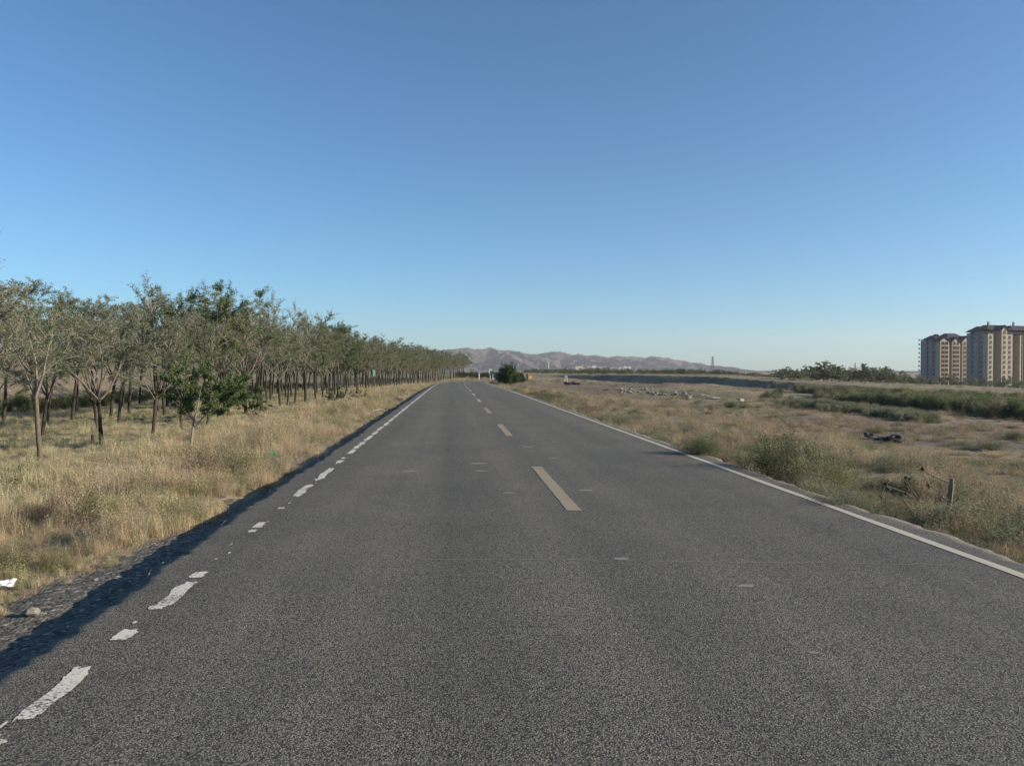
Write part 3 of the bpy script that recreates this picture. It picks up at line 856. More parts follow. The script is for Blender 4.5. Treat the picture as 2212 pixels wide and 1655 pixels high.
# ------------------------------------------------------------------ trees
def make_tree(seed, H=5.0, fork=1.85, limbs=4, spread=.50, leafy=1.0, r0=.068, leaf=.047, low=False, tw=8, sec=8):
    rg = random.Random(seed); rn = np.random.default_rng(seed)
    T, B = MB(), MB()            # trunk+limbs ; twigs
    P = []
    def line(p, d, L, n, wob, up):
        pts = [np.array(p, float)]; d = np.array(d, float)
        for i in range(n):
            d = d + np.array([rg.gauss(0, wob), rg.gauss(0, wob), rg.gauss(0, wob * .6) + up]); d /= np.linalg.norm(d)
            pts.append(pts[-1] + d * L / n)
        return pts, d
    lean = np.array([rg.gauss(0, .05), rg.gauss(0, .05), 1])
    tr, d = line((0, 0, -.25), lean, fork + .25, 6, .022, .04)
    rr = [r0 * (1.25 if i == 0 else 1 - .04 * i) * rg.uniform(.94, 1.06) for i in range(len(tr))]
    T.tube(tr, rr, 8); top = tr[-1]
    a0 = rg.uniform(0, 6.28)
    for k in range(limbs):
        az = a0 + 2 * pi * k / limbs + rg.gauss(0, .35); sp_ = spread * rg.uniform(.55, 1.25) * (.35 if k == 0 else 1)
        dd = np.array([sin(sp_) * cos(az), sin(sp_) * sin(az), cos(sp_)])
        L = (H - fork) * rg.uniform(.66, .95)
        st = tr[-1] - np.array([0, 0, rg.uniform(0, .35)])
        lp, _ = line(st, dd, L, 8, .10, .05)
        rl = r0 * rg.uniform(.42, .62)
        T.mi = 1
        T.tube(lp, [rl * (1 - .86 * i / 8) for i in range(9)], 6, cap=False)
        for s in range(sec):
            f = rg.uniform(.12 if not low else .05, 1); i = min(7, int(f * 8)); p = lp[i] + (lp[i + 1] - lp[i]) * (f * 8 - i if f < 1 else 1)
            az2 = rg.uniform(0, 6.28); sp2 = rg.uniform(.5, 1.15)
            base = unit(lp[i + 1] - lp[i]); side = unit(np.cross(base, [cos(az2), sin(az2), .3]))
            d2 = base * cos(sp2) + side * sin(sp2)
            L2 = (H - fork) * rg.uniform(.24, .46) * (1.15 - .5 * f)
            sp_pts, _ = line(p, d2, L2, 4, .14, .04)
            B.tube(sp_pts, [rl * .30 * (1 - .75 * q / 4) for q in range(5)], 4, cap=False)
            clump = rg.uniform(.25, 1.3)
            for w_ in range(tw):
                f3 = rg.uniform(.25, 1); j = min(3, int(f3 * 4)); p3 = sp_pts[j] + (sp_pts[j + 1] - sp_pts[j]) * (f3 * 4 - j)
                d3 = unit(unit(sp_pts[j + 1] - sp_pts[j]) + np.array([rg.gauss(0, .7), rg.gauss(0, .7), rg.gauss(.05, .5)]))
                L3 = rg.uniform(.22, .55) * H / 5
                tp, _ = line(p3, d3, L3, 3, .22, -.03)
                B.tube(tp, [.0085, .0065, .0045, .0022], 3, cap=False)
                nl = int(72 * leafy * clump * rg.uniform(.6, 1.3))
                for q in range(nl):
                    f4 = rg.uniform(.1, 1) * 3; z_ = min(2, int(f4))
                    P.append(tp[z_] + (tp[z_ + 1] - tp[z_]) * (f4 - z_) + rn.normal(0, .035, 3))
    P = np.array(P)
    return T, B, leaves(P, leaf, rn, .8, .5)
def tree_kind(seed, bark, leafm, **kw):
    T, B, (LV, LF) = make_tree(seed, **kw)
    tm = T.mesh('trunk', [M[bark], M['limb'] if bark == 'bark' else M['pale_bark']], smooth=True)
    BV = np.array(B.v); BF = np.array(B.f)
    V, F = cat([(LV, LF), (BV, BF)])
    mi = np.concatenate([np.zeros(len(LF)), np.ones(len(BF))])
    cm = np_mesh('crown', V, F, [M[leafm], M['twig']], midx=mi)
    return tm, cm
TK = [tree_kind(1, 'bark', 'tree_leaf', leafy=.95, spread=.6, tw=9), tree_kind(2, 'bark', 'tree_leaf', leafy=.55, limbs=3, fork=1.9, spread=.5, tw=10),
      tree_kind(3, 'bark', 'tree_leaf', leafy=1.15, limbs=5, spread=.7, tw=9), tree_kind(4, 'bark', 'tree_leaf', leafy=.8, limbs=4, fork=2.1, spread=.55, tw=9),
      tree_kind(5, 'bark', 'tree_leaf', leafy=1.0, limbs=5, fork=1.65, spread=.6, tw=9), tree_kind(6, 'bark', 'tree_leaf', leafy=.38, limbs=5, fork=1.8, spread=.6, tw=13),
      tree_kind(7, 'bark', 'tree_leaf', leafy=1.2, limbs=4, fork=1.8, spread=.7, tw=9), tree_kind(8, 'bark', 'green_leaf', leafy=1.3, limbs=5, fork=1.8, spread=.6, tw=10)]
M['midbark'] = bark_mat('mid_bark', (.055, .045, .034), (.17, .135, .10))
TPALE = tree_kind(21, 'midbark', 'tree_leaf', leafy=.45, limbs=3, fork=1.85, spread=.42, tw=10, H=4.9, r0=.075)
TYOUNG = tree_kind(22, 'pale_bark', 'green_leaf', leafy=1.3, limbs=4, fork=.85, spread=.7, r0=.035, H=2.6, leaf=.055, sec=7, low=True)
TLOW = tree_kind(23, 'bark', 'green_leaf', leafy=1.3, limbs=6, fork=.45, spread=1.0, r0=.05, H=2.9, leaf=.06, sec=8, low=True)
def plant_tree(name, kind, x, y, s, rz, label, cat_, group=None, sz=None):
    e = empty(name, (x, y, tz(x, y) - .02), rz, label, cat_, group)
    e.scale = (s, s, sz or s)
    obj('trunk', kind[0], e); obj('crown', kind[1], e)
    return e
ORD = ['first', 'second', 'third', 'fourth', 'fifth', 'sixth', 'seventh', 'eighth', 'ninth', 'tenth', 'eleventh', 'twelfth', 'thirteenth', 'fourteenth', 'fifteenth', 'sixteenth', 'seventeenth', 'eighteenth', 'nineteenth', 'twentieth']
DESC = ['leafy olive-green', 'thin sparse', 'full round-crowned', 'high-forked airy', 'broad low-forked', 'nearly bare twiggy', 'wide spreading', 'fresh green']
ROWN = ['front', 'second', 'third', 'rear']
rt = random.Random(11)
for r_i, (u0, ys0) in enumerate(((-9.9, 16.4), (-13.3, 20.2), (-16.6, 28.8), (-20.0, 32.5))):
    y = ys0; cnt = 0
    while y < (256 if r_i == 0 else 225):
        x = u0 + float(xc(y)) + rt.gauss(0, .18); yy = y + rt.gauss(0, .22)
        kx = rt.choices(range(8), [4, 3, 4, 4, 4, 2.5, 3, 1.2])[0]
        s = (rt.uniform(.80, .92) if y < 32 else rt.uniform(.90, 1.16)) * (1 + .50 * min(max(y - 70, 0) / 100, 1))
        if 34 < y < 90: s *= rt.uniform(1.06, 1.2)
        skip = (y > 100 and r_i >= 2 and cnt % 2) or (y > 150 and r_i == 1 and cnt % 2) or (rt.random() < .05 and y > 40)
        if r_i == 0 and cnt == 1:
            kd = TPALE; s = .84; lab = 'pale-barked forked tree standing alone in front near the left edge'; yy = 19.0; x = -9.75
        else:
            kd = TK[kx]
            if y < 75:
                lab = f'{DESC[kx]} young tree, {ORD[min(cnt, 19)]} from the left edge in the {ROWN[r_i]} row'
            else:
                lab = ('slim tree of the ' + ROWN[r_i] + ' row ' + ('a little beyond the mint-green sign' if y < 105 else 'about midway between the mint-green sign and the road crest' if y < 145 else 'close to where the road goes over its crest' if y < 190 else 'past the crest where the road vanishes'))
        if not skip:
            plant_tree('plantation_tree', kd, x, yy, s, rt.uniform(0, 6.28) if kd is not TPALE else 2.2, lab, 'tree', 'young trees planted in rows beside the road')
        cnt += 1; y += 3.05
# taller trees breaking the skyline, a leaning one near the left edge
plant_tree('tall_tree', TK[5], -12.2, 39.5, 1.32, 1.0, 'tallest half-bare tree rising above the plantation skyline', 'tree')
plant_tree('tall_tree', TK[1], -12.0, 48.5, 1.30, 2.0, 'tall airy tree just right of the tallest one on the skyline', 'tree')
plant_tree('tall_tree', TK[7], -11.5, 72.0, 1.38, 2.0, 'bright green full tree near the right end of the high skyline', 'tree')
plant_tree('tall_tree', tree_kind(61, 'bark', 'tree_leaf', leafy=.12, limbs=6, fork=1.6, spread=.6, tw=13), -8.75, 13.4, 1.0, .4, 'bare-twigged tree whose branches reach in at the left edge', 'tree')
x, y, z = ground_at(410, 966); plant_tree('young_tree', TYOUNG, x, y, 1.0, 1.0, 'small green sapling with a pale double stem in front of the rows', 'tree')
x, y, z = ground_at(468, 903); plant_tree('low_tree', TLOW, x, y, .95, 1.0, 'bushy green tree branching down to the grass behind the sapling', 'tree')
x, y, z = ground_at(545, 896); plant_tree('low_tree', TLOW, x, y, .45, 2.0, 'small sprawling shrub-like tree at the foot of the front row', 'tree')
x, y, z = ground_at(728, 874); plant_tree('low_tree', TLOW, x, y, .5, 3.0, 'low yellow-green sucker bush in the grass before the distant trunks', 'tree')
x, y, z = ground_at(785, 868); plant_tree('low_tree', TLOW, x, y, .34, 4.0, 'tiny dry bush just left of the green roadside sign', 'tree')

# ------------------------------------------------------------------ shrubs
def bush_mesh(i, H=1.0, R=1.0, st=70, leafn=46, size=.028, dome=1.0):
    r = np.random.default_rng(900 + i)
    n = st
    az = r.uniform(0, 2 * pi, n); el = np.arccos(r.uniform(.12, 1, n)) * dome
    L = r.uniform(.65, 1.08, n) * (.78 + .44 * vn(az * 1.3 + i, el * 2.2, 640 + i))
    d = np.stack([np.sin(el) * np.cos(az) * R, np.sin(el) * np.sin(az) * R, np.cos(el) * H], 1)
    parts = []; P = []
    V = []; F = []
    for k in range(n):
        a = np.array([r.normal(0, .12 * R), r.normal(0, .12 * R), 0]); b = a + d[k] * L[k]
        m_ = (a + b) / 2 + np.array([0, 0, .08 * H]) + r.normal(0, .04, 3)
        f = r.beta(2.2, 1.2, leafn)[:, None]
        pts_ = (1 - f) ** 2 * a + 2 * f * (1 - f) * m_ + f * f * b
        P.append(pts_ + r.normal(0, .05, (leafn, 3)))
        s_ = np.cross(b - a, [0, 0, 1]); s_ = s_ / (np.linalg.norm(s_) + 1e-6) * .004
        V += [a - s_, a + s_, m_ - s_, m_ + s_, b - s_ * .3, b + s_ * .3]; q = 6 * k
        F += [(q, q + 1, q + 3, q + 2), (q + 2, q + 3, q + 5, q + 4)]
    P = np.concatenate(P); P[:, 2] = np.maximum(P[:, 2], .01)
    # fine stalks poking out
    LV, LF = leaves(P, size, r, 1.3, .42)
    return np_mesh('foliage', LV, LF, M['leaf_obj']), np_mesh('stems', np.array(V), np.array(F), M['twig'])
BK = [bush_mesh(0, .9, 1.0, 190, 75, .028), bush_mesh(1, 1.0, .8, 100, 60, .028), bush_mesh(2, .6, 1.0, 90, 60, .026), bush_mesh(3, 1.1, .6, 80, 50, .03)]
def shrub(px, py, w, h, kind, col, label, group=None, name='shrub'):
    x, y, z = ground_at(px, py)
    e = empty(name, (x, y, z - .03), random.uniform(0, 6.28), label, 'shrub', group)
    e.scale = (w / 2, w / 2, h)
    f = obj('foliage', BK[kind][0], e); f.color = (*col, 1)
    obj('stems', BK[kind][1], e)
    return e
DG = (.085, .11, .05); SG = (.17, .18, .11); OG = (.17, .17, .075); YG = (.20, .20, .075); BR = (.17, .125, .085)
shrub(1694, 1038, 1.75, 1.05, 0, (.085, .105, .045), 'large dark-green roadside bush bulging over the right edge line')
shrub(1776, 1060, 1.5, .80, 0, (.22, .21, .11), 'yellow-green bush grown into the right side of the large roadside bush')
shrub(1822, 1086, 1.0, .42, 2, SG, 'low green tuft-like bush at the right foot of the large roadside bush')
shrub(1515, 982, 1.1, .55, 0, (.12, .14, .07), 'low grey-green bush at the verge before the large roadside bush')
shrub(1405, 942, 1.2, .46, 2, DG, 'dark low bush on the right verge, second one beyond the large bush')
shrub(1345, 920, 1.2, .5, 0, SG, 'sage-green bush on the right verge, third one beyond the large bush')
shrub(1262, 893, 1.2, .55, 0, BR, 'brownish dry bush on the right verge halfway down the road')
shrub(1180, 866, 1.5, .75, 0, DG, 'dark green bush shading the edge line far down the right verge')
shrub(1205, 864, 1.5, .7, 0, SG, 'grey-green bush directly right of the dark one far down the verge')
shrub(1155, 857, 1.2, .6, 0, DG, 'small dark bush left of the pair far down the right verge')
shrub(1578, 880, 1.7, .75, 0, DG, 'round dark-green bush alone in the middle of the field')
shrub(1608, 882, 1.5, .55, 0, SG, 'paler bush touching the round dark one in the field')
shrub(1535, 880, 1.6, .45, 2, BR, 'dry brown low bush left of the round dark one')
shrub(1500, 880, 1.4, .4, 2, OG, 'low olive bush left of the dry brown one')
shrub(1450, 872, 1.6, .4, 2, SG, 'low dark sage bush in the middle distance of the field')
shrub(1425, 880, 1.1, .35, 2, DG, 'small dark green cushion bush in the middle of the field')
shrub(2085, 972, 1.5, .5, 2, DG, 'spreading dark-green bush beside the dirt track, left of two')
shrub(2140, 972, 1.6, .55, 0, SG, 'spreading grey-green bush beside the dirt track, right of two')
shrub(2190, 948, 1.2, .5, 0, DG, 'dark round bush near the right edge of the photo')
shrub(1735, 925, 1.3, .4, 2, OG, 'yellowish low bush left of the heap of tyres')
shrub(1672, 905, 1.2, .5, 0, GREEN, 'green weed clump at the start of the grey-green strip')
shrub(1790, 915, 1.5, .3, 2, (.16, .19, .05), 'bright yellow-green low patch bush in mid-field')
shrub(1560, 925, 1.2, .35, 2, DG, 'flat dark bush in the field below the round one')
shrub(1630, 945, 1.1, .3, 2, BR, 'flat brown bush in the near field')
shrub(428, 1036, 1.4, .78, 0, (.155, .12, .082), 'dry brownish bush on the left verge beside the worn line')
shrub(512, 1038, 1.4, .80, 0, (.165, .16, .07), 'olive bush right of the dry one on the left verge')
shrub(596, 1032, .8, .42, 1, (.12, .15, .055), 'fresh green low bush at the left road edge by the green litter')
shrub(265, 1080, 1.1, .42, 2, BR, 'low dark brown bush on the left verge nearer the camera')
shrub(120, 1230, .55, .30, 0, (.19, .175, .085), 'olive grass bush at the lower left verge')
shrub(150, 1104, 1.0, .42, 0, (.15, .11, .075), 'dark dry brown clump on the left verge left of the larger brown one')
shrub(60, 1135, .9, .42, 0, (.20, .15, .10), 'reddish dry clump nearest the left photo edge above the litter')
shrub(20, 1230, .6, .34, 0, (.11, .12, .05), 'dark green clump at the left photo edge above the litter')
shrub(700, 905, 1.3, .65, 0, (.15, .15, .07), 'green bush on the left verge halfway down the road')
shrub(870, 850, 1.6, .6, 0, (.13, .13, .07), 'round olive bush far down the left verge')
# scattered bushes that nothing tells apart
rs = random.Random(5)
for i in range(80):
    px = rs.uniform(1180, 2212); py = rs.uniform(843, 1010)
    if py > 800 + (px - 978) * .36 - 30: continue
    big = rs.uniform(.6, 1.5)
    ck = rs.choice([0, 1, 1, 2, 3]); cw = ['dark green', 'grey-green', 'dry brown', 'olive'][ck]
    zone = 'in the far part of the field before the cut bank' if py < 868 else 'in the middle of the field around the pale dead bushes' if py < 915 else 'near the dirt track with the tyres' if py < 960 else 'in the near field behind the large roadside bush'
    shrub(px, py, big, rs.uniform(.18, .42), rs.choice([0, 2, 2]), [DG, SG, BR, OG][ck], f'{"wide" if big > 1.05 else "small"} low {cw} bush {zone}', 'bushes scattered over the field')
# the big roadside bush at the end of the road
def big_bush(px, py, w, h, label, green=True, name='large_bush'):
    x, y, z = ground_at(px, py)
    e = empty(name, (x, y, z), 0, label, 'bush')
    s = h / 2.9
    e.scale = (w / 2, w / 2, h)
    f = obj('foliage', BIGB[0], e); f.color = (.060, .092, .034, 1); obj('stems', BIGB[1], e)
    return e
BIGB = bush_mesh(9, .92, .85, 260, 75, .085)
big_bush(1098, 829, 4.6, 3.5, 'big dark-green bush on the right at the end of the road')
big_bush(1125, 827, 2.2, 2.2, 'smaller dark bush at the right flank of the big green bush')
big_bush(1128, 824, 1.3, 1.3, 'small round dark bush in front of the orange block')

# ------------------------------------------------------------------ right-hand distance: trees
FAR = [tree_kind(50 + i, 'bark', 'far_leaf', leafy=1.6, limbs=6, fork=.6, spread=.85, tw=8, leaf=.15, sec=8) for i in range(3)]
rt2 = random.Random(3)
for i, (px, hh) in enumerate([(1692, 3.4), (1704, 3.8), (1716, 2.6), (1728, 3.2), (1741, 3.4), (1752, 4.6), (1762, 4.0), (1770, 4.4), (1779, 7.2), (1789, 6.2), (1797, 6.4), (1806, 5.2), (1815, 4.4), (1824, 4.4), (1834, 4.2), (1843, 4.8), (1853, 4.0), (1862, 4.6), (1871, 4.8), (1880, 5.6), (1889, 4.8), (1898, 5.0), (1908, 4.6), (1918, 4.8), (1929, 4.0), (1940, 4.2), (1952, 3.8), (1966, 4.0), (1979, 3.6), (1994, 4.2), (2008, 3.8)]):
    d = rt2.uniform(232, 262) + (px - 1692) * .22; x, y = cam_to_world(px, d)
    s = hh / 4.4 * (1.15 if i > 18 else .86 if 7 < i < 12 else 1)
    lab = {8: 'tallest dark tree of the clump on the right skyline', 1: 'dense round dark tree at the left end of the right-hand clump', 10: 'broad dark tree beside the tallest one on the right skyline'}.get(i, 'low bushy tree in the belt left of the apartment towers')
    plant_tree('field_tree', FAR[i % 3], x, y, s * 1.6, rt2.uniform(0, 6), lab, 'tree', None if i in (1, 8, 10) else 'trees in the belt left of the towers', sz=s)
for i, px in enumerate((2015, 2040, 2058, 2072, 2084, 2100, 2116, 2130, 2142, 2160, 2178, 2190, 2205, 2222)):
    d = rt2.uniform(385, 420); x, y = cam_to_world(px, d); s = rt2.uniform(.9, 1.5)
    plant_tree('field_tree', FAR[i % 3], x, y, s, rt2.uniform(0, 6), 'bushy green tree in front of the foot of the apartment towers', 'tree', 'trees at the foot of the towers', sz=s)
# far wood seen as one green line
fw = []
for i in range(3):
    T, B, (LV, LF) = make_tree(80 + i, H=5, fork=.6, limbs=5, spread=.95, leafy=1.0, leaf=.30, tw=5, sec=6)
    o = proto(f'wood_{i}', [(LV, LF)], LI); fw.append(o)
G_WOOD = collection('far_wood', fw)
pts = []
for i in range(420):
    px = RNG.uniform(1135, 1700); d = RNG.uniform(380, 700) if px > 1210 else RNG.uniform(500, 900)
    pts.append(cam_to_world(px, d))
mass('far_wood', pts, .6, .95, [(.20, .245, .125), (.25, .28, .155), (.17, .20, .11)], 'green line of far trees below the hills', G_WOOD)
pts = []
for i in range(90):
    px = RNG.uniform(985, 1075); d = RNG.uniform(212, 330)
    pts.append(cam_to_world(px, d))
mass('crest_scrub', pts, .25, .45, [(.085, .095, .05), (.12, .115, .07), (.16, .13, .09)], 'scrub behind the crest of the road', G_WOOD)

# ------------------------------------------------------------------ apartment towers
M['cream'] = plain('cream_render', (.34, .295, .22), var=.06, scale=.4)
M['pinkish'] = plain('salmon_render', (.33, .27, .22), var=.06, scale=.4)
M['shade_grey'] = plain('shade_grey_render', (.21, .21, .20), var=.08, scale=.4)  # shade of the towers' unlit side walls painted in; chimneys share this grey
M['roof'] = plain('purple_grey_roof', (.034, .030, .044), var=.2, scale=1.5)
M['redroof'] = plain('dull_red_roof', (.10, .055, .055), var=.2, scale=1.5)
M['glass'] = plain('dark_glass', (.03, .022, .022), rough=.15, spec=.5, var=.2)
M['winframe'] = plain('window_frame', (.12, .06, .05), rough=.5, var=.1)
def window_mesh(w=2.15, h=1.85, arch=False):
    b = MB()
    b.mi = 1; b.box(-w / 2, w / 2, -.03, .03, 0, h)
    if arch:
        V = [(-w / 2, -.03, h)] + [(w / 2 * cos(t), -.03, h + w / 2 * sin(t)) for t in np.linspace(pi, 0, 9)][1:]
        V2 = [(x, .03, z) for x, _, z in V]
        n_ = len(V); b.add(V + V2, [tuple(range(n_)), tuple(range(2 * n_ - 1, n_ - 1, -1))] + [(i, i + n_, (i + 1) % n_ + n_, (i + 1) % n_) for i in range(n_)])
    b.mi = 0
    b.box(-w / 2 - .12, -w / 2, -.10, .02, -.1, h + .1); b.box(w / 2, w / 2 + .12, -.10, .02, -.1, h + .1); b.box(-.05, .05, -.07, -.031, 0, h)
    b.mi = 2; b.box(-w / 2 - .3, w / 2 + .3, -.32, .02, -.28, -.101)
    return b.mesh('window', [M['winframe'], M['glass'], M['cream']])
WM = window_mesh(); WN = window_mesh(1.5, 1.7); WA = window_mesh(1.5, 1.4, True)
def gable(b, x0, x1, y0, y1, z, h, ov=.7, th=.35):
    """pitched roof, ridge along y"""
    xm = (x0 + x1) / 2; x0 -= ov; x1 += ov; y0 -= ov; y1 += ov
    z0 = z - ov * h / (xm - x0)
    V = []
    for yy in (y0, y1): V += [(x0, yy, z0), (xm, yy, z + h), (x1, yy, z0), (x0, yy, z0 + th), (xm, yy, z + h + th), (x1, yy, z0 + th)]
    b.add(V, [(0, 1, 4, 3), (1, 2, 5, 4), (9, 10, 7, 6), (10, 11, 8, 7), (3, 4, 10, 9), (4, 5, 11, 10), (1, 0, 6, 7), (2, 1, 7, 8), (0, 3, 9, 6), (5, 2, 8, 11)])
def hip(b, x0, x1, y0, y1, z, h, ov=.9):
    x0 -= ov; x1 += ov; y0 -= ov; y1 += ov
    w = min(x1 - x0, y1 - y0) / 2 * .8
    V = [(x0, y0, z), (x1, y0, z), (x1, y1, z), (x0, y1, z), (x0 + w, y0 + w, z + h), (x1 - w, y0 + w, z + h), (x1 - w, y1 - w, z + h), (x0 + w, y1 - w, z + h)]
    b.add(V, [(0, 3, 2, 1), (4, 5, 6, 7), (0, 1, 5, 4), (1, 2, 6, 5), (2, 3, 7, 6), (3, 0, 4, 7)])
def tower(px, depth, zb, label, bays, side, floors, fh, mainroof):
    x, y = cam_to_world(px, depth)
    e = empty('apartment_tower', (x, y, zb), radians(10), label, 'apartment building')
    for (x0, x1, yf, yb, ht, ncol, mat, arch, gh) in bays:
        w_ = MB().box(x0, x1, yf, yb, -6, ht)
        xm = (x0 + x1) / 2
        if gh: w_.add([(x0, yf, ht), (x1, yf, ht), (xm, yf, ht + gh), (x0, yb, ht), (x1, yb, ht), (xm, yb, ht + gh)], [(0, 1, 2), (4, 3, 5), (1, 4, 5, 2), (3, 0, 2, 5)])
        w_.build('wall', M[mat], e)
        r_ = MB()
        if gh: gable(r_, x0, x1, yf, yb, ht + .03, gh)
        else: r_.box(x0 - .3, x1 + .3, yf - .3, yb + .3, ht, ht + .6)
        r_.build('roof', M['roof'], e)
        for f in range(floors):
            zf = 1.0 + f * fh
            if zf + 1.6 > ht: break
            last = zf + fh + 1.6 > ht
            for c_ in range(ncol):
                cx = x0 + (x1 - x0) * (c_ + .5) / ncol if ncol == 1 else xm + (c_ - (ncol - 1) / 2) * 2.9
                obj('window', WA if (last and arch) else (WM if ncol > 1 else WN), e, (cx, yf - .02, zf))
    for (x0, x1, y0, y1, ht, mat, col_) in side:
        MB().box(x0, x1, y0, y1, -6, ht).build('wall', M[mat], e)
        if col_:
            for f in range(floors):
                if 1 + f * fh + 1.6 > ht: break
                o = obj('window', WN, e, (x0 - .02, (y0 + y1) / 2, 1 + f * fh)); o.rotation_euler = (0, 0, -pi / 2)
    for (kind, x0, x1, y0, y1, z, h, mat) in mainroof:
        r_ = MB()
        (hip if kind == 'hip' else gable)(r_, x0, x1, y0, y1, z, h)
        r_.build('roof', M[mat], e)
    return e
t1 = tower(2031, 512, -9.0, 'left cream apartment tower with three windowed bays and dark peaked roofs',
    [(0, 7.3, 0, 4.0, 30.2, 2, 'cream', False, 2.6), (9.35, 15.9, -.2, 10, 29.6, 2, 'cream', True, 3.0), (18.0, 25.0, .1, 10, 30.2, 2, 'cream', True, 3.2)],
    [(.02, 7.0, 4.02, 6.2, 29.4, 'shade_grey', 1), (-.4, 7.0, 6.22, 9.6, 31.2, 'shade_grey', 0), (.5, 7.0, 9.62, 11.4, 30.4, 'shade_grey', 1), (-.2, 7.0, 11.42, 16.8, 30.8, 'shade_grey', 0), (7.02, 25, 10.02, 16.5, 31.4, 'shade_grey', 0), (7.32, 9.33, 3.2, 9.98, 30.6, 'cream', 0), (15.92, 17.98, 3.2, 9.98, 30.6, 'cream', 0)],
    12, 2.96, [('hip', -.2, 9.0, 4.6, 15.4, 31.0, 3.2, 'roof'), ('hip', 9.1, 25.0, 3.6, 16.2, 31.3, 4.4, 'roof'), ('gable', 1.5, 6.5, 7.0, 9.0, 32.6, 2.0, 'redroof')])
for f in range(11):
    b_ = MB(); b_.box(-.95, 1.0, 16.82, 18.0, 1.2 + f * 2.96, 1.42 + f * 2.96); b_.box(-.95, -.82, 16.83, 18.0, 1.43 + f * 2.96, 2.35 + f * 2.96)
    b_.build('balcony', M['shade_grey'], t1)
    b_ = MB(); b_.box(25.02, 26.4, .3, 3.4, .6 + f * 2.96, .85 + f * 2.96); b_.box(25.1, 26.4, .15, .28, .86 + f * 2.96, 1.6 + f * 2.96); b_.build('balcony', M['cream'], t1)
t2 = tower(2134, 472, -10.5, 'tall stepped apartment tower cut by the right edge of the photo',
    [(0, 3.9, 0, 3.5, 34.6, 1, 'cream', True, 0), (9.7, 13.9, -.6, 8, 37.2, 1, 'cream', True, 2.4), (13.92, 18.7, -.1, 8, 34.4, 1, 'pinkish', True, 0), (24.0, 25.0, -.4, 8, 34.0, 0, 'cream', False, 0), (31.2, 40.0, -.8, 4, 36.6, 2, 'cream', True, 2.8),
     (3.92, 9.68, 4.2, 8, 36.4, 1, 'cream', False, 0), (18.72, 23.98, 4.0, 8, 36.0, 1, 'cream', False, 0), (25.02, 31.18, 4.4, 8, 36.0, 2, 'cream', False, 0)],
    [(.05, 3.6, 3.52, 6.4, 36.0, 'shade_grey', 1), (-.5, 3.6, 6.42, 9.8, 36.0, 'shade_grey', 0), (.3, 3.6, 9.82, 12.2, 35.0, 'shade_grey', 1), (-.3, 3.6, 12.22, 15.6, 35.4, 'shade_grey', 0), (3.62, 40, 8.02, 17, 37.0, 'shade_grey', 0)],
    13, 3.05, [('hip', -.3, 12, 6, 15.4, 36.0, 3.6, 'roof'), ('hip', 2, 20, 2, 16.2, 37.2, 3.2, 'roof'), ('hip', 20.2, 40, 2.5, 14, 37.0, 3.2, 'roof'), ('gable', 1.6, 4.6, 4.5, 7, 37.2, 2.0, 'redroof')])
for i_, (cx, cy) in enumerate(((9.5, 9), (28, 8))):
    MB().box(cx, cx + .9, cy, cy + .9, 40.0, 42.6).build('chimney', M['shade_grey'], t2)

# ------------------------------------------------------------------ other buildings far away
M['farwall'] = plain('pale_far_wall', (.50, .45, .38), var=.08, scale=.2)
M['farwhite'] = plain('white_far_wall', (.74, .70, .64), var=.05, scale=.2)
M['fargrey'] = plain('grey_far_wall', (.26, .26, .27), var=.1, scale=.2)
def far_block(px, depth, ztop, w, d, label, wall, name='apartment_block', rz=.17, roofh=1.5, rows=4, cols_=5, group=None):
    x, y = cam_to_world(px, depth); zb = tz(x, y) - 1
    e = empty(name, (x, y, zb), rz, label, 'building', group)
    H_ = ztop - zb
    MB().box(0, w, 0, d, 0, H_).build('wall', M[wall], e)
    r_ = MB(); hip(r_, 0, w, 0, d, H_ + .01, roofh); r_.build('roof', M['redroof'] if wall != 'farwhite' else M['farwall'], e)
    wm = MB().box(-.9, .9, -.12, .02, 0, 1.6).mesh('window', M['glass'])
    for r in range(rows):
        for c in range(cols_):
            obj('window', wm, e, (w * (c + .5) / cols_, 0, H_ - 2.6 - r * 3.0))
    return e
for i, (px, dep_, zt, w, d, wall, lab) in enumerate([
    (1234, 2300, 15, 10, 14, 'fargrey', 'grey far block at the left end of the distant cluster'), (1243, 2250, 14, 20, 14, 'farwall', 'pale far block with notched roof left of the pylon'),
    (1258, 2300, 16, 9, 12, 'farwhite', 'narrow bright block left of the thin pylon'), (1266, 2330, 17, 15, 14, 'fargrey', 'grey block behind the thin pylon'),
    (1279, 2280, 14.5, 14, 12, 'farwhite', 'bright cream block right of the thin pylon'), (1291, 2300, 13, 32, 14, 'fargrey', 'wide dull grey block right of the bright cluster'),
    (1318, 2420, 12, 28, 12, 'fargrey', 'low grey-brown block in the middle of the distant row'), (1336, 2400, 12.5, 22, 12, 'farwall', 'low pale block before the two white ones'),
    (1347, 2380, 13, 12, 12, 'farwhite', 'small white gabled block far off under the hills'), (1357, 2400, 12, 10, 12, 'farwhite', 'last small white block at the right end of the row')]):
    far_block(px, dep_, zt, w, d, lab, wall)
for i, (px, dep_, zt, w, d, lab) in enumerate([
    (1012, 620, -.5, 4, 8, 'small white building at the end of the tree row'), (1022, 640, -1.5, 7, 8, 'white low building half behind the scrub'), (1036, 660, -2.0, 9, 8, 'low white shed right of the half-hidden building'),
    (1048, 600, -2.2, 6, 8, 'low white building left of the tall white board'), (1056, 560, -2.0, 9, 8, 'cream building just behind the tall white board'), (1067, 540, -1.6, 9, 9, 'cream building right of the tall white board')]):
    far_block(px, dep_, zt, w, d, lab, 'farwhite', 'low_building', -.1, .9, 1, 2)
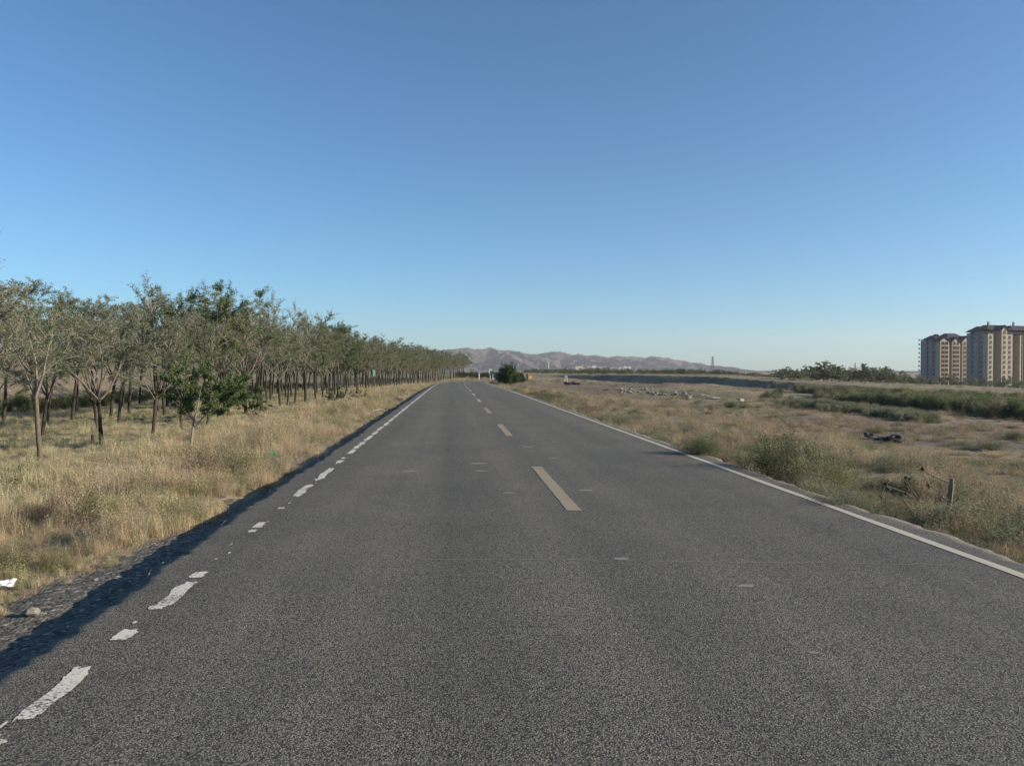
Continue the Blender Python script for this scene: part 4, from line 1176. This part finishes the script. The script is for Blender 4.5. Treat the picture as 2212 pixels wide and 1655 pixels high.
# pale factory chimney
x, y = cam_to_world(1184.5, 1500); zb = tz(x, y) - 2
e = empty('factory_chimney', (x, y, zb), 0, 'pale square stack standing alone left of the distant blocks', 'chimney')
MB().tube([(0, 0, 0), (0, 0, 18.5)], [1.3, 1.0], 8).build('shaft', M['farwall'], e)
MB().tube([(0, 0, 18.51), (0, 0, 19.6)], [1.25, 1.25], 8).build('cap', M['farwhite'], e)

def lattice(h, wb, wt, n, r):
    b = MB()
    def c(k, z): 
        w = wb + (wt - wb) * z / h; return np.array([(w / 2) * (1 if k in (0, 3) else -1), (w / 2) * (1 if k < 2 else -1), z])
    zs = np.linspace(0, h, n + 1)
    for k in range(4):
        b.tube([c(k, 0), c(k, h)], r, 4)
        for i in range(n):
            b.tube([c(k, zs[i]), c((k + 1) % 4, zs[i + 1])], r * .7, 3); b.tube([c((k + 1) % 4, zs[i]), c(k, zs[i + 1])], r * .7, 3)
    return b
M['steel'] = plain('weathered_steel', (.17, .17, .18), var=.15, scale=.5)
for px, dep_, py_top, lab, r in ((1539.5, 1250, 770.5, 'lattice power pylon alone on the skyline right of the hills', .22), (1262, 1750, 771, 'thin lattice power pylon in front of the hills above the far blocks', .2)):
    x, y = cam_to_world(px, dep_); zb = tz(x, y) - 1; h = 1.6 + (800 - py_top) * dep_ / 1660 - zb
    e = empty('power_pylon', (x, y, zb), .2, lab, 'pylon')
    lattice(h, 5.0, .9, 9, r).build('tower', M['steel'], e)
    for zf, hw in ((.96, 3.6), (.82, 3.2), (.62, 3.8), (.40, 4.2)):
        b = MB(); z = h * zf
        b.tube([(-hw, 0, z), (0, 0, z + .9), (hw, 0, z)], r * .9, 4); b.tube([(-hw, 0, z), (hw, 0, z)], r * .9, 4)
        b.build('cross_arm', M['steel'], e)
# tower crane
M['crane'] = plain('faded_orange_paint', (.50, .24, .10), var=.1, scale=.5)
x, y = cam_to_world(1847.5, 900); zb = tz(x, y) - 1; ztop = 1.6 + (800 - 783.5) * 900 / 1660; zj = 1.6 + (800 - 797) * 900 / 1660
e = empty('tower_crane', (x, y, zb), 0, 'orange tower crane with a long jib behind the right-hand trees', 'crane')
lattice(zj - zb, 1.9, 1.9, 12, .24).build('mast', M['crane'], e)
lattice(ztop - zj, 1.5, .3, 4, .14).build('apex', M['crane'], e).location = (0, 0, zj - zb)
ja, jb = MB(), MB()
dx, dy = cos(-YAW - .05), sin(-YAW - .05)
def arm(b, L, z, hgt, n):
    for s_ in (-.5, .5): b.tube([(0 - dy * s_, 0 + dx * s_, z), (dx * L - dy * s_, dy * L + dx * s_, z)], .26, 4)
    b.tube([(0, 0, z + hgt), (dx * L, dy * L, z + hgt * .5)], .22, 4)
    for i in range(n):
        q = L * i / n; q2 = L * (i + .5) / n; hh = hgt * (1 - .5 * i / n)
        b.tube([(dx * q, dy * q, z), (dx * q2, dy * q2, z + hh)], .09, 3); b.tube([(dx * q2, dy * q2, z + hh), (dx * L * (i + 1) / n, dy * L * (i + 1) / n, z)], .09, 3)
arm(ja, 21.5, zj - zb + .2, 1.3, 14); ja.build('jib', M['crane'], e)
arm(jb, -6.2, zj - zb + .2, 1.0, 4); jb.build('counter_jib', M['crane'], e)
b = MB(); b.box(-7, -4.9, -.9, .9, -.4, 2.2); o = b.build('counterweight', M['fargrey'], e); o.location = (0, 0, zj - zb); o.rotation_euler = (0, 0, -YAW - .05)
MB().box(.5, 1.7, -.8, .6, -1.6, .2).build('cab', M['crane'], e).location = (0, 0, zj - zb)
b = MB(); at = (0, 0, ztop - zb)
b.tube([at, (dx * 15, dy * 15, zj - zb + 1)], .07, 3); b.tube([at, (-dx * 6, -dy * 6, zj - zb + .6)], .07, 3); b.build('tie_rod', M['steel'], e)

# ------------------------------------------------------------------ signs at the end of the road
M['blue'] = plain('blue_sign', (.02, .06, .22), rough=.5, var=.08)
M['navy'] = plain('navy_sign', (.015, .03, .08), rough=.5, var=.08)
M['gsign'] = plain('green_sign', (.05, .20, .13), rough=.5, var=.08)
M['mint'] = plain('mint_sign', (.10, .42, .26), rough=.5, var=.08)
M['pale'] = plain('pale_board', (.62, .68, .62), rough=.6, var=.06)
M['ink'] = plain('grey_print', (.20, .24, .24), var=.05)
x, y = cam_to_world(1034.8, 206); z = tz(x, y)
e = empty('round_sign', (x, y, z), 0, 'round blue traffic sign with a white arrow on a white post', 'sign')
MB().tube([(0, .05, 0), (0, .05, 2.6)], .10, 8).build('post', M['white'], e)
MB().tube([(0, 0, 2.05), (0, -.04, 2.05)], [.43, .43], 24).build('face', M['blue'], e)
MB().tube([(0, .01, 2.05), (0, -.02, 2.05)], [.49, .49], 24).build('rim', M['white'], e)
MB().add([(-.26, -.05, 2.10), (.02, -.05, 2.10), (.02, -.05, 2.0), (-.26, -.05, 2.0), (.02, -.05, 2.22), (.28, -.05, 2.05), (.02, -.05, 1.88)], [(0, 3, 2, 1), (4, 6, 5)]).build('arrow', M['white'], e)
MB().tube([(0, 0, 2.75), (0, -.04, 2.75)], [.27, .27], 3).build('triangle_plate', M['navy'], e)
x, y = cam_to_world(1059.2, 236); z = tz(x, y)
e = empty('board_sign', (x, y, z), 0, 'upright white rectangular board high on a thin post', 'sign')
zt = 1.6 + (800 - 797.5) * 236 / 1660 - z
MB().tube([(0, .06, 0), (0, .06, zt)], .07, 8).build('post', M['galv'], e)
MB().box(-.40, .40, -.04, .02, zt - 1.5, zt).build('board', M['white'], e)
for k in range(3): MB().box(-.2, .2, -.05, -.041, zt - .40 - k * .42, zt - .18 - k * .42).build('lettering', M['ink'], e)
x, y = cam_to_world(1062, 200); z = tz(x, y)
e = empty('green_board', (x, y, z), -.15, 'small green board on two white posts beside the road end', 'sign')
for s_ in (-.42, .30): MB().tube([(s_, .05, 0), (s_, .05, 2.2)], .06, 8).build('post', M['white'], e)
MB().box(-.5, .55, -.03, .03, 1.35, 2.35).build('board', M['gsign'], e)
x, y = cam_to_world(1077, 175); z = tz(x, y)
e = empty('direction_sign', (x, y, z), 0, 'dark navy direction sign with white mark standing left of the big bush', 'sign')
zt = 1.6 - 5.0 * 175 / 1660 - z
for s_ in (-.4, .4): MB().tube([(s_, .06, 0), (s_, .06, zt)], .06, 8).build('post', M['galv'], e)
MB().box(-.85, .35, -.03, .03, zt - 1.05, zt).build('board', M['navy'], e)
MB().box(.36, 1.2, -.03, .03, zt - .8, zt - .05).build('board', M['pale'], e)['label'] = 'pale green right half'
MB().add([(-.62, -.035, zt - .5), (-.25, -.035, zt - .82), (.12, -.035, zt - .5), (-.25, -.035, zt - .66)], [(0, 1, 2, 3)]).build('mark', M['white'], e)
x, y, z = ground_at(1223, 827.5)
e = empty('notice_board', (x, y, z), -.1, 'white notice board on two legs standing on the bare field', 'sign')
dd = math.hypot(x, y); k = dd / 1660
for s_ in (-2.3 * k, 2.3 * k): MB().tube([(s_, .03, 0), (s_, .03, 8 * k)], .45 * k, 6).build('leg', M['white'], e)
MB().box(-3 * k, 3 * k, -.03, .025, 6.5 * k, 15.5 * k).build('board', M['pale'], e)
for q in range(3): MB().box(-1.6 * k, 1.6 * k, -.04, -.031, (8 + q * 2.3) * k, (9.2 + q * 2.3) * k).build('lettering', M['ink'], e)
# green sign among the trunks
x, y, z = ground_at(808, 855); dd = cos(YAW) * y + sin(YAW) * x; k = dd / 1660
e = empty('green_roadside_sign', (x, y, z), 0, 'narrow mint-green vertical sign on a rusty pole before the trunks', 'sign')
MB().tube([(0, .03, 0), (0, .03, (855 - 800) * k)], .035, 8).build('pole', plain('rusty_pole', (.16, .08, .05)), e)
MB().box(-3 * k, 2.6 * k, -.02, .02, (855 - 813.5) * k, (855 - 799.5) * k).build('plate', M['mint'], e)
for q in range(3): MB().box(-1.4 * k, 1.2 * k, -.028, -.0205, (855 - 811 + q * 4) * k, (855 - 809 + q * 4) * k).build('lettering', M['pale'], e)
# orange block
x, y, z = ground_at(1145.5, 822)
e = empty('marker_block', (x, y, z), .15, 'small tan masonry block with yellow front right of the big bush', 'block')
kk = math.hypot(x, y) / 1660
MB().box(-5.5 * kk, 5.5 * kk, 0, 1.2, 0, 14 * kk).build('block', plain('tan_masonry', (.25, .155, .11), var=.2), e)
MB().box(-4.2 * kk, 4.2 * kk, -.03, .0, 3 * kk, 9 * kk).build('front_panel', plain('yellow_panel', (.42, .27, .13), var=.3, scale=4), e)

# ------------------------------------------------------------------ grey wall on the left bank
x0, y0, x1, y1 = -43.5, 48, -41.5, 98
L = math.hypot(x1 - x0, y1 - y0); n = 20
e = empty('retaining_wall', (x0, y0, tz(x0, y0)), math.atan2(y1 - y0, x1 - x0), 'long low grey concrete wall on top of the dirt bank behind the trees', 'wall')
zb = tz(x0, y0)
pm = MB().box(.01, L / n - .01, -.12, .12, -1.2, .95).mesh('panel', M['concrete'])
for i in range(n):
    f = (i + .5) / n; obj('panel', pm, e, (L * i / n, 0, tz(x0 + (x1 - x0) * f, y0 + (y1 - y0) * f) - zb))

# ------------------------------------------------------------------ white car on the slope before the towers
def car(px, depth, label):
    x, y = cam_to_world(px, depth); z = tz(x, y)
    e = empty('parked_car', (x, y, z), -.35, label, 'car')
    prof = [(-2.2, .35), (-2.25, .75), (-2.1, .95), (-1.55, 1.0), (-1.15, 1.45), (.5, 1.48), (1.15, 1.02), (2.05, .86), (2.2, .6), (2.2, .35)]
    V = [(a, -.82, b) for a, b in prof] + [(a, .82, b) for a, b in prof]; n = len(prof)
    MB().add(V, [tuple(range(n)), tuple(range(2 * n - 1, n - 1, -1))] + [(i, n + i, n + (i + 1) % n, (i + 1) % n) for i in range(n)]).build('body', M['white'], e)
    MB().add([(-1.4, -.83, 1.02), (1.0, -.83, 1.02), (.45, -.83, 1.42), (-1.1, -.83, 1.4)], [(0, 1, 2, 3)]).build('side_window', M['glass'], e)
    for a in (-1.35, 1.35):
        for s_ in (-.85, .67): MB().tube([(a, s_, .33), (a, s_ + .18, .33)], [.33, .33], 14).build('wheel', M['tyre'], e)
    return e
car(2092, 395, 'white car parked before the foot of the apartment towers')

# ------------------------------------------------------------------ tyres and rubble in the field
def tyre(px, py, R, tilt, label, group):
    x, y, z = ground_at(px, py)
    b = MB(); V = []; n, m_ = 20, 8; r = R * .38
    for i in range(n):
        t = 2 * pi * i / n
        for j in range(m_):
            q = 2 * pi * j / m_; rr = R - r + r * cos(q); V.append((rr * cos(t), rr * sin(t), r * .85 * sin(q)))
    F = [(i * m_ + j, ((i + 1) % n) * m_ + j, ((i + 1) % n) * m_ + (j + 1) % m_, i * m_ + (j + 1) % m_) for i in range(n) for j in range(m_)]
    b.add(V, F)
    o = b.build('tyre', M['tyre'], None, (x, y, z + (R * abs(sin(tilt)) + r * .8 * abs(cos(tilt))) * .85), True); o.rotation_euler = (tilt, 0, random.uniform(.9, 1.3) if tilt > .8 else random.uniform(-.4, .4))
    return tag(o, label, 'tyre', group)
g_ = 'old black tyres dumped beside the track'
tyre(1879, 949, .27, .45, 'black tyre leaning upright at the left of the dumped row', g_)
tyre(1888, 951, .22, .3, 'tyre lying flat against the left upright one', g_)
tyre(1906, 953, .26, .1, 'flat black tyre in the middle of the dumped row', g_)
tyre(1917, 955, .25, .15, 'second flat tyre, right of the middle one', g_)
tyre(1925, 956, .24, .4, 'half-sunk tyre touching the right upright one', g_)
tyre(1936, 957, .29, .5, 'black tyre standing upright at the right of the dumped row', g_)
for i, px in enumerate((1222, 1229, 1238, 1244, 1250)):
    tyre(px, 830.5, .42, random.uniform(.1, .9), 'dark worn tyre in the heap below the white notice board', 'dark tyres heaped below the notice board')
def rock_mesh(i, s=1.0):
    r = random.Random(400 + i)
    b = MB(); V = []; n, m_ = 7, 4
    V.append((0, 0, .5 * r.uniform(.8, 1.2)))
    for j in range(1, m_):
        ph = pi * j / m_
        for k_ in range(n):
            t = 2 * pi * k_ / n; q = r.uniform(.75, 1.2); V.append((sin(ph) * cos(t) * q * .62, sin(ph) * sin(t) * q * .5, cos(ph) * q * .42))
    V.append((0, 0, -.4)); last = len(V) - 1
    F = [(0, 1 + k_, 1 + (k_ + 1) % n) for k_ in range(n)]
    for j in range(m_ - 2): F += [(1 + j * n + k_, 1 + (j + 1) * n + k_, 1 + (j + 1) * n + (k_ + 1) % n, 1 + j * n + (k_ + 1) % n) for k_ in range(n)]
    F += [(1 + (m_ - 2) * n + k_, last, 1 + (m_ - 2) * n + (k_ + 1) % n) for k_ in range(n)]
    return b.add(V, F).mesh('rock', M['rock'])
RK = [rock_mesh(i) for i in range(5)]
rr_ = random.Random(9)
for i in range(62):
    t = rr_.random(); px = 1335 + t * 150 + rr_.gauss(0, 5); py = 843 + t * 12 + rr_.gauss(0, 3.5)
    x, y, z = ground_at(px, py)
    o = obj('concrete_lump', RK[i % 5], None, (x, y, z + .08)); s_ = rr_.uniform(.22, .62); o.scale = (s_, s_, s_ * .8); o.rotation_euler = (rr_.uniform(-.4, .4), rr_.uniform(-.4, .4), rr_.uniform(0, 6))
    tag(o, f'{"large" if s_ > .42 else "small"} pale concrete lump in the {"left" if t < .33 else "middle" if t < .66 else "right"} third of the rubble strip across the field', 'rubble', 'rubble tipped in the middle field')
for i, (px, py, s_) in enumerate(((1515, 857, 1.1), (1526, 860, 1.3), (1540, 863, .9))):
    x, y, z = ground_at(px, py); o = obj('pale_slab', RK[i], None, (x, y, z + .1)); o.scale = (s_ * 1.4, s_, s_ * .5)
    tag(o, ['leftmost pale slab right of the rubble strip', 'largest pale slab right of the rubble strip', 'rightmost pale slab right of the rubble strip'][i], 'slab')
x, y, z = ground_at(1600, 872); o = MB().box(-.24, .24, -.2, .2, 0, .2).build('white_box', M['concrete'], None, (x, y, z + .25)); tag(o, 'small white box caught on the far side of the field', 'litter'); o.rotation_euler = (.1, .1, .4)

# stones along the shoulder
stones = [(68, 1330, .085, 'whitish fist-sized stone on the gravel at the lower left'), (207, 1254, .03, 'small pale stone in the left shadow strip'), (563, 1062, .035, 'pale stone at the grass edge left of the worn line')]
for i, (px, py, s_, lab) in enumerate(stones):
    x, y, z = ground_at(px, py); o = obj('stone', RK[i], None, (x, y, z + s_ * .3)); o.scale = (s_ * 1.2, s_, s_); o.rotation_euler = (0, 0, i); tag(o, lab, 'stone')
P_ = []; 
for i in range(2600):
    yy = 2.5 + 30 * RNG.uniform(0, 1) ** 1.8
    if RNG.uniform() < .72: uu = float(ledge(yy)) - RNG.uniform(.08, 1.35)
    else: uu = float(redge(yy)) + RNG.uniform(.06, .55)
    P_.append((uu + float(xc(yy)), yy))
pc = []
for i in range(3):
    o = bpy.data.objects.new(f'pebble_{i}', rock_mesh(20 + i)); pc.append(o)
m, t_, b = new_mat('pebble'); a = N(t_, 'ShaderNodeAttribute'); a.attribute_type = 'INSTANCER'; a.attribute_name = 'tint'; t_.links.new(a.outputs['Color'], b.inputs['Base Color'])
for o in pc: o.data.materials.clear(); o.data.materials.append(m)
mass('gravel', P_, .008, .034, [(.10, .095, .085), (.14, .13, .115), (.07, .068, .062), (.26, .24, .21)], 'loose gravel along the road shoulders', collection('pebbles', pc))

# litter on the left
M['bag'] = plain('white_plastic', (.62, .62, .60), rough=.4, var=.05)
M['glit'] = plain('green_plastic', (.03, .22, .09), rough=.4, var=.1)
def crumple(name, px, py, s_, mat, label, seed, lift=0.3):
    r = random.Random(seed); b = MB(); n = 7; V = []
    for i in range(n):
        for j in range(n): V.append(((i / (n - 1) - .5) * s_ * 1.6, (j / (n - 1) - .5) * s_, r.uniform(0, .35) * s_ * (1 - abs(i / (n - 1) - .5)) + .02))
    b.add(V, [(i * n + j, (i + 1) * n + j, (i + 1) * n + j + 1, i * n + j + 1) for i in range(n - 1) for j in range(n - 1)])
    x, y, z = ground_at(px, py); o = b.build(name, mat, None, (x, y, z + lift * s_)); o.rotation_euler = (.35, 0, r.uniform(-.5, .5))
    md = o.modifiers.new('thickness', 'SOLIDIFY'); md.thickness = .004
    return tag(o, label, 'litter')
crumple('plastic_bag', 10, 1286, .10, M['bag'], 'crumpled white plastic bag in the grass at the left photo edge', 1, .8)
crumple('green_wrapper', 588, 1000, .08, M['glit'], 'bright green wrapper caught on the left verge bush', 2, 2.2)
x, y, z = ground_at(712, 950 - 4)
def stick(px0, py0, px1, py1, r, label, mat, name='stick', lift=.03):
    a = ground_at(px0, py0); b_ = ground_at(px1, py1)
    m_ = tuple((a[i] + b_[i]) / 2 + (.03 if i == 2 else 0) for i in range(3))
    o = MB().tube([(0, 0, lift), tuple(m_[i] - a[i] + (lift if i == 2 else 0) for i in range(3)), tuple(b_[i] - a[i] + (lift if i == 2 else 0) for i in range(3))], [r, r * .8, r * .5], 6).build(name, mat, None, a)
    return tag(o, label, 'stick')
stick(232, 1292, 262, 1272, .008, 'thin pale stick lying in the shadow by the road edge', M['pale_bark'])
stick(452, 1092, 525, 1080, .014, 'long pale stick at the grass edge left of the road', M['pale_bark'])
stick(797, 892, 828, 886, .045, 'whitish branch lying at the left road edge far down', M['pale_bark'])
# dumped bits in the shadow further down
x, y, z = ground_at(858, 866); 
for i, (dx_, s_, mt, lab) in enumerate(((0, .28, 'tyre', 'black lump of refuse at the left road edge far down'), (.35, .2, 'rock', 'pale stone beside the black refuse at the left road edge'))):
    o = obj('refuse_lump', RK[i].copy(), None, (x + dx_, y, z + .08)); o.data.materials.clear(); o.data.materials.append(M[mt]); o.scale = (s_ * 1.3, s_, s_); tag(o, lab, 'refuse')
# cut stump on the left
x, y, z = ground_at(199, 962)
e = empty('tree_stump', (x, y, z), 0, 'short dark post-like stump standing alone in the grass', 'stump')
MB().tube([(0, 0, -.1), (.01, 0, .12), (0, .01, .30)], [.055, .05, .045], 8).build('bark', M['bark'], e)
MB().tube([(0, .01, .301), (0, .01, .306)], [.04, .04], 8).build('cut_face', M['pale_bark'], e)

# ------------------------------------------------------------------ broken post and seed-head stalks on the right
M['oldwood'] = bark_mat('weathered_wood', (.10, .085, .065), (.24, .20, .15))
xp, yp, zp = ground_at(2053, 1128)
dpt = cos(YAW) * yp + sin(YAW) * xp; kk = dpt / 1660
e = empty('broken_post', (xp, yp, zp), 0, 'broken weathered wooden post with splintered top on the right verge', 'post')
Hh = (1128 - 1033) * kk
MB().tube([(-.01, 0, -.15), (-.012, 0, Hh * .4), (.012, 0, Hh * .8), (.018, 0, Hh)], [.034, .030, .032, .022], 8).build('shaft', M['oldwood'], e)
for k_, (ax, bx, az_, bz_) in enumerate(((.01, .075, Hh * .97, Hh * .98), (.01, .115, Hh * .9, Hh * .72), (.01, -.035, Hh * .96, Hh * 1.03))):
    MB().tube([(ax, 0, az_), (bx, -.01, bz_)], [.010, .003], 5).build('splinter', M['oldwood'], e)
def stalk(pts, heads, label):
    """dead stalk drawn through photo points at the post's depth"""
    W = []
    for (px, py) in pts:
        x, y = cam_to_world(px, dpt - .12); W.append(np.array([x, y, 1.6 + (800 - py) * kk]))
    o0 = W[0]
    e = empty('dead_stalk', tuple(o0), 0, label, 'stalk', 'dead seed-head stalks beside the broken post')
    MB().tube([w - o0 for w in W], [.012 - .006 * i / (len(W) - 1) for i in range(len(W))], 5).build('stem', M['oldwood'], e)
    for (px, py, r) in heads:
        r = r * 1.9
        x, y = cam_to_world(px, dpt - .12); c = np.array([x, y, 1.6 + (800 - py) * kk]) - o0
        nearest = min(W, key=lambda w: np.linalg.norm(w - o0 - c)) - o0
        b = MB()
        rg = random.Random(int(px)); V = []
        for j in range(5):
            b.tube([c, c + np.array([rg.gauss(0, 1), rg.gauss(0, 1), rg.gauss(0, 1)]) * r], [.006, .002], 3)
        b.tube([c - (0, 0, r * .6), c, c + np.array((0, 0, r * .6))], [r * .35, r * .75, r * .2], 6)
        b.build('seed_head', M['bark'], e)
        if np.linalg.norm(nearest - c) > .015: MB().tube([nearest, c], [.008, .006], 4).build('side_stem', M['oldwood'], e)
stalk([(2040, 1132), (1998, 1086), (1960, 1062), (1915, 1046)], [(1916, 1043, .018), (1930, 1058, .014), (1905, 1070, .014), (1958, 1062, .014), (1957, 1080, .012)], 'long leaning stalk with several brown seed heads left of the post')
stalk([(1988, 1078), (1970, 1052), (1962, 1040)], [(1959, 1029, .016), (1968, 1032, .013), (1958, 1041, .012)], 'short branching stalk with three heads rising from the long one')
stalk([(2046, 1038), (2010, 1022), (1998, 1013)], [(1995, 1011, .018)], 'stalk reaching up left from the top of the post')
stalk([(2046, 1076), (2026, 1056), (2012, 1048)], [(2008, 1047, .018)], 'short stalk with one head at the middle of the post')
# straw-coloured dead bush in mid-field
for (px, py, w, n_, lab) in ((1610, 905, .9, 26, 'straw-pale dead bush fanning out in the middle of the field'), (1585, 902, .6, 14, 'smaller straw-pale dead bush left of the large one'), (1240, 905, .5, 0, '')):
    if not n_: continue
    x, y, z = ground_at(px, py); rg = random.Random(px); b = MB()
    for j in range(n_):
        az = rg.uniform(0, 6.28); el = rg.uniform(.3, 1.35); L = w * rg.uniform(.6, 1.1)
        d = np.array([sin(el) * cos(az), sin(el) * sin(az), cos(el)]); b.tube([(0, 0, 0), d * L * .55 + (0, 0, .03), d * L], [.012, .009, .004], 4)
    tag(b.build('dead_bush', plain('straw_stalk', (.40, .33, .22)), None, (x, y, z)), lab, 'bush')
print('objects', len(bpy.data.objects))
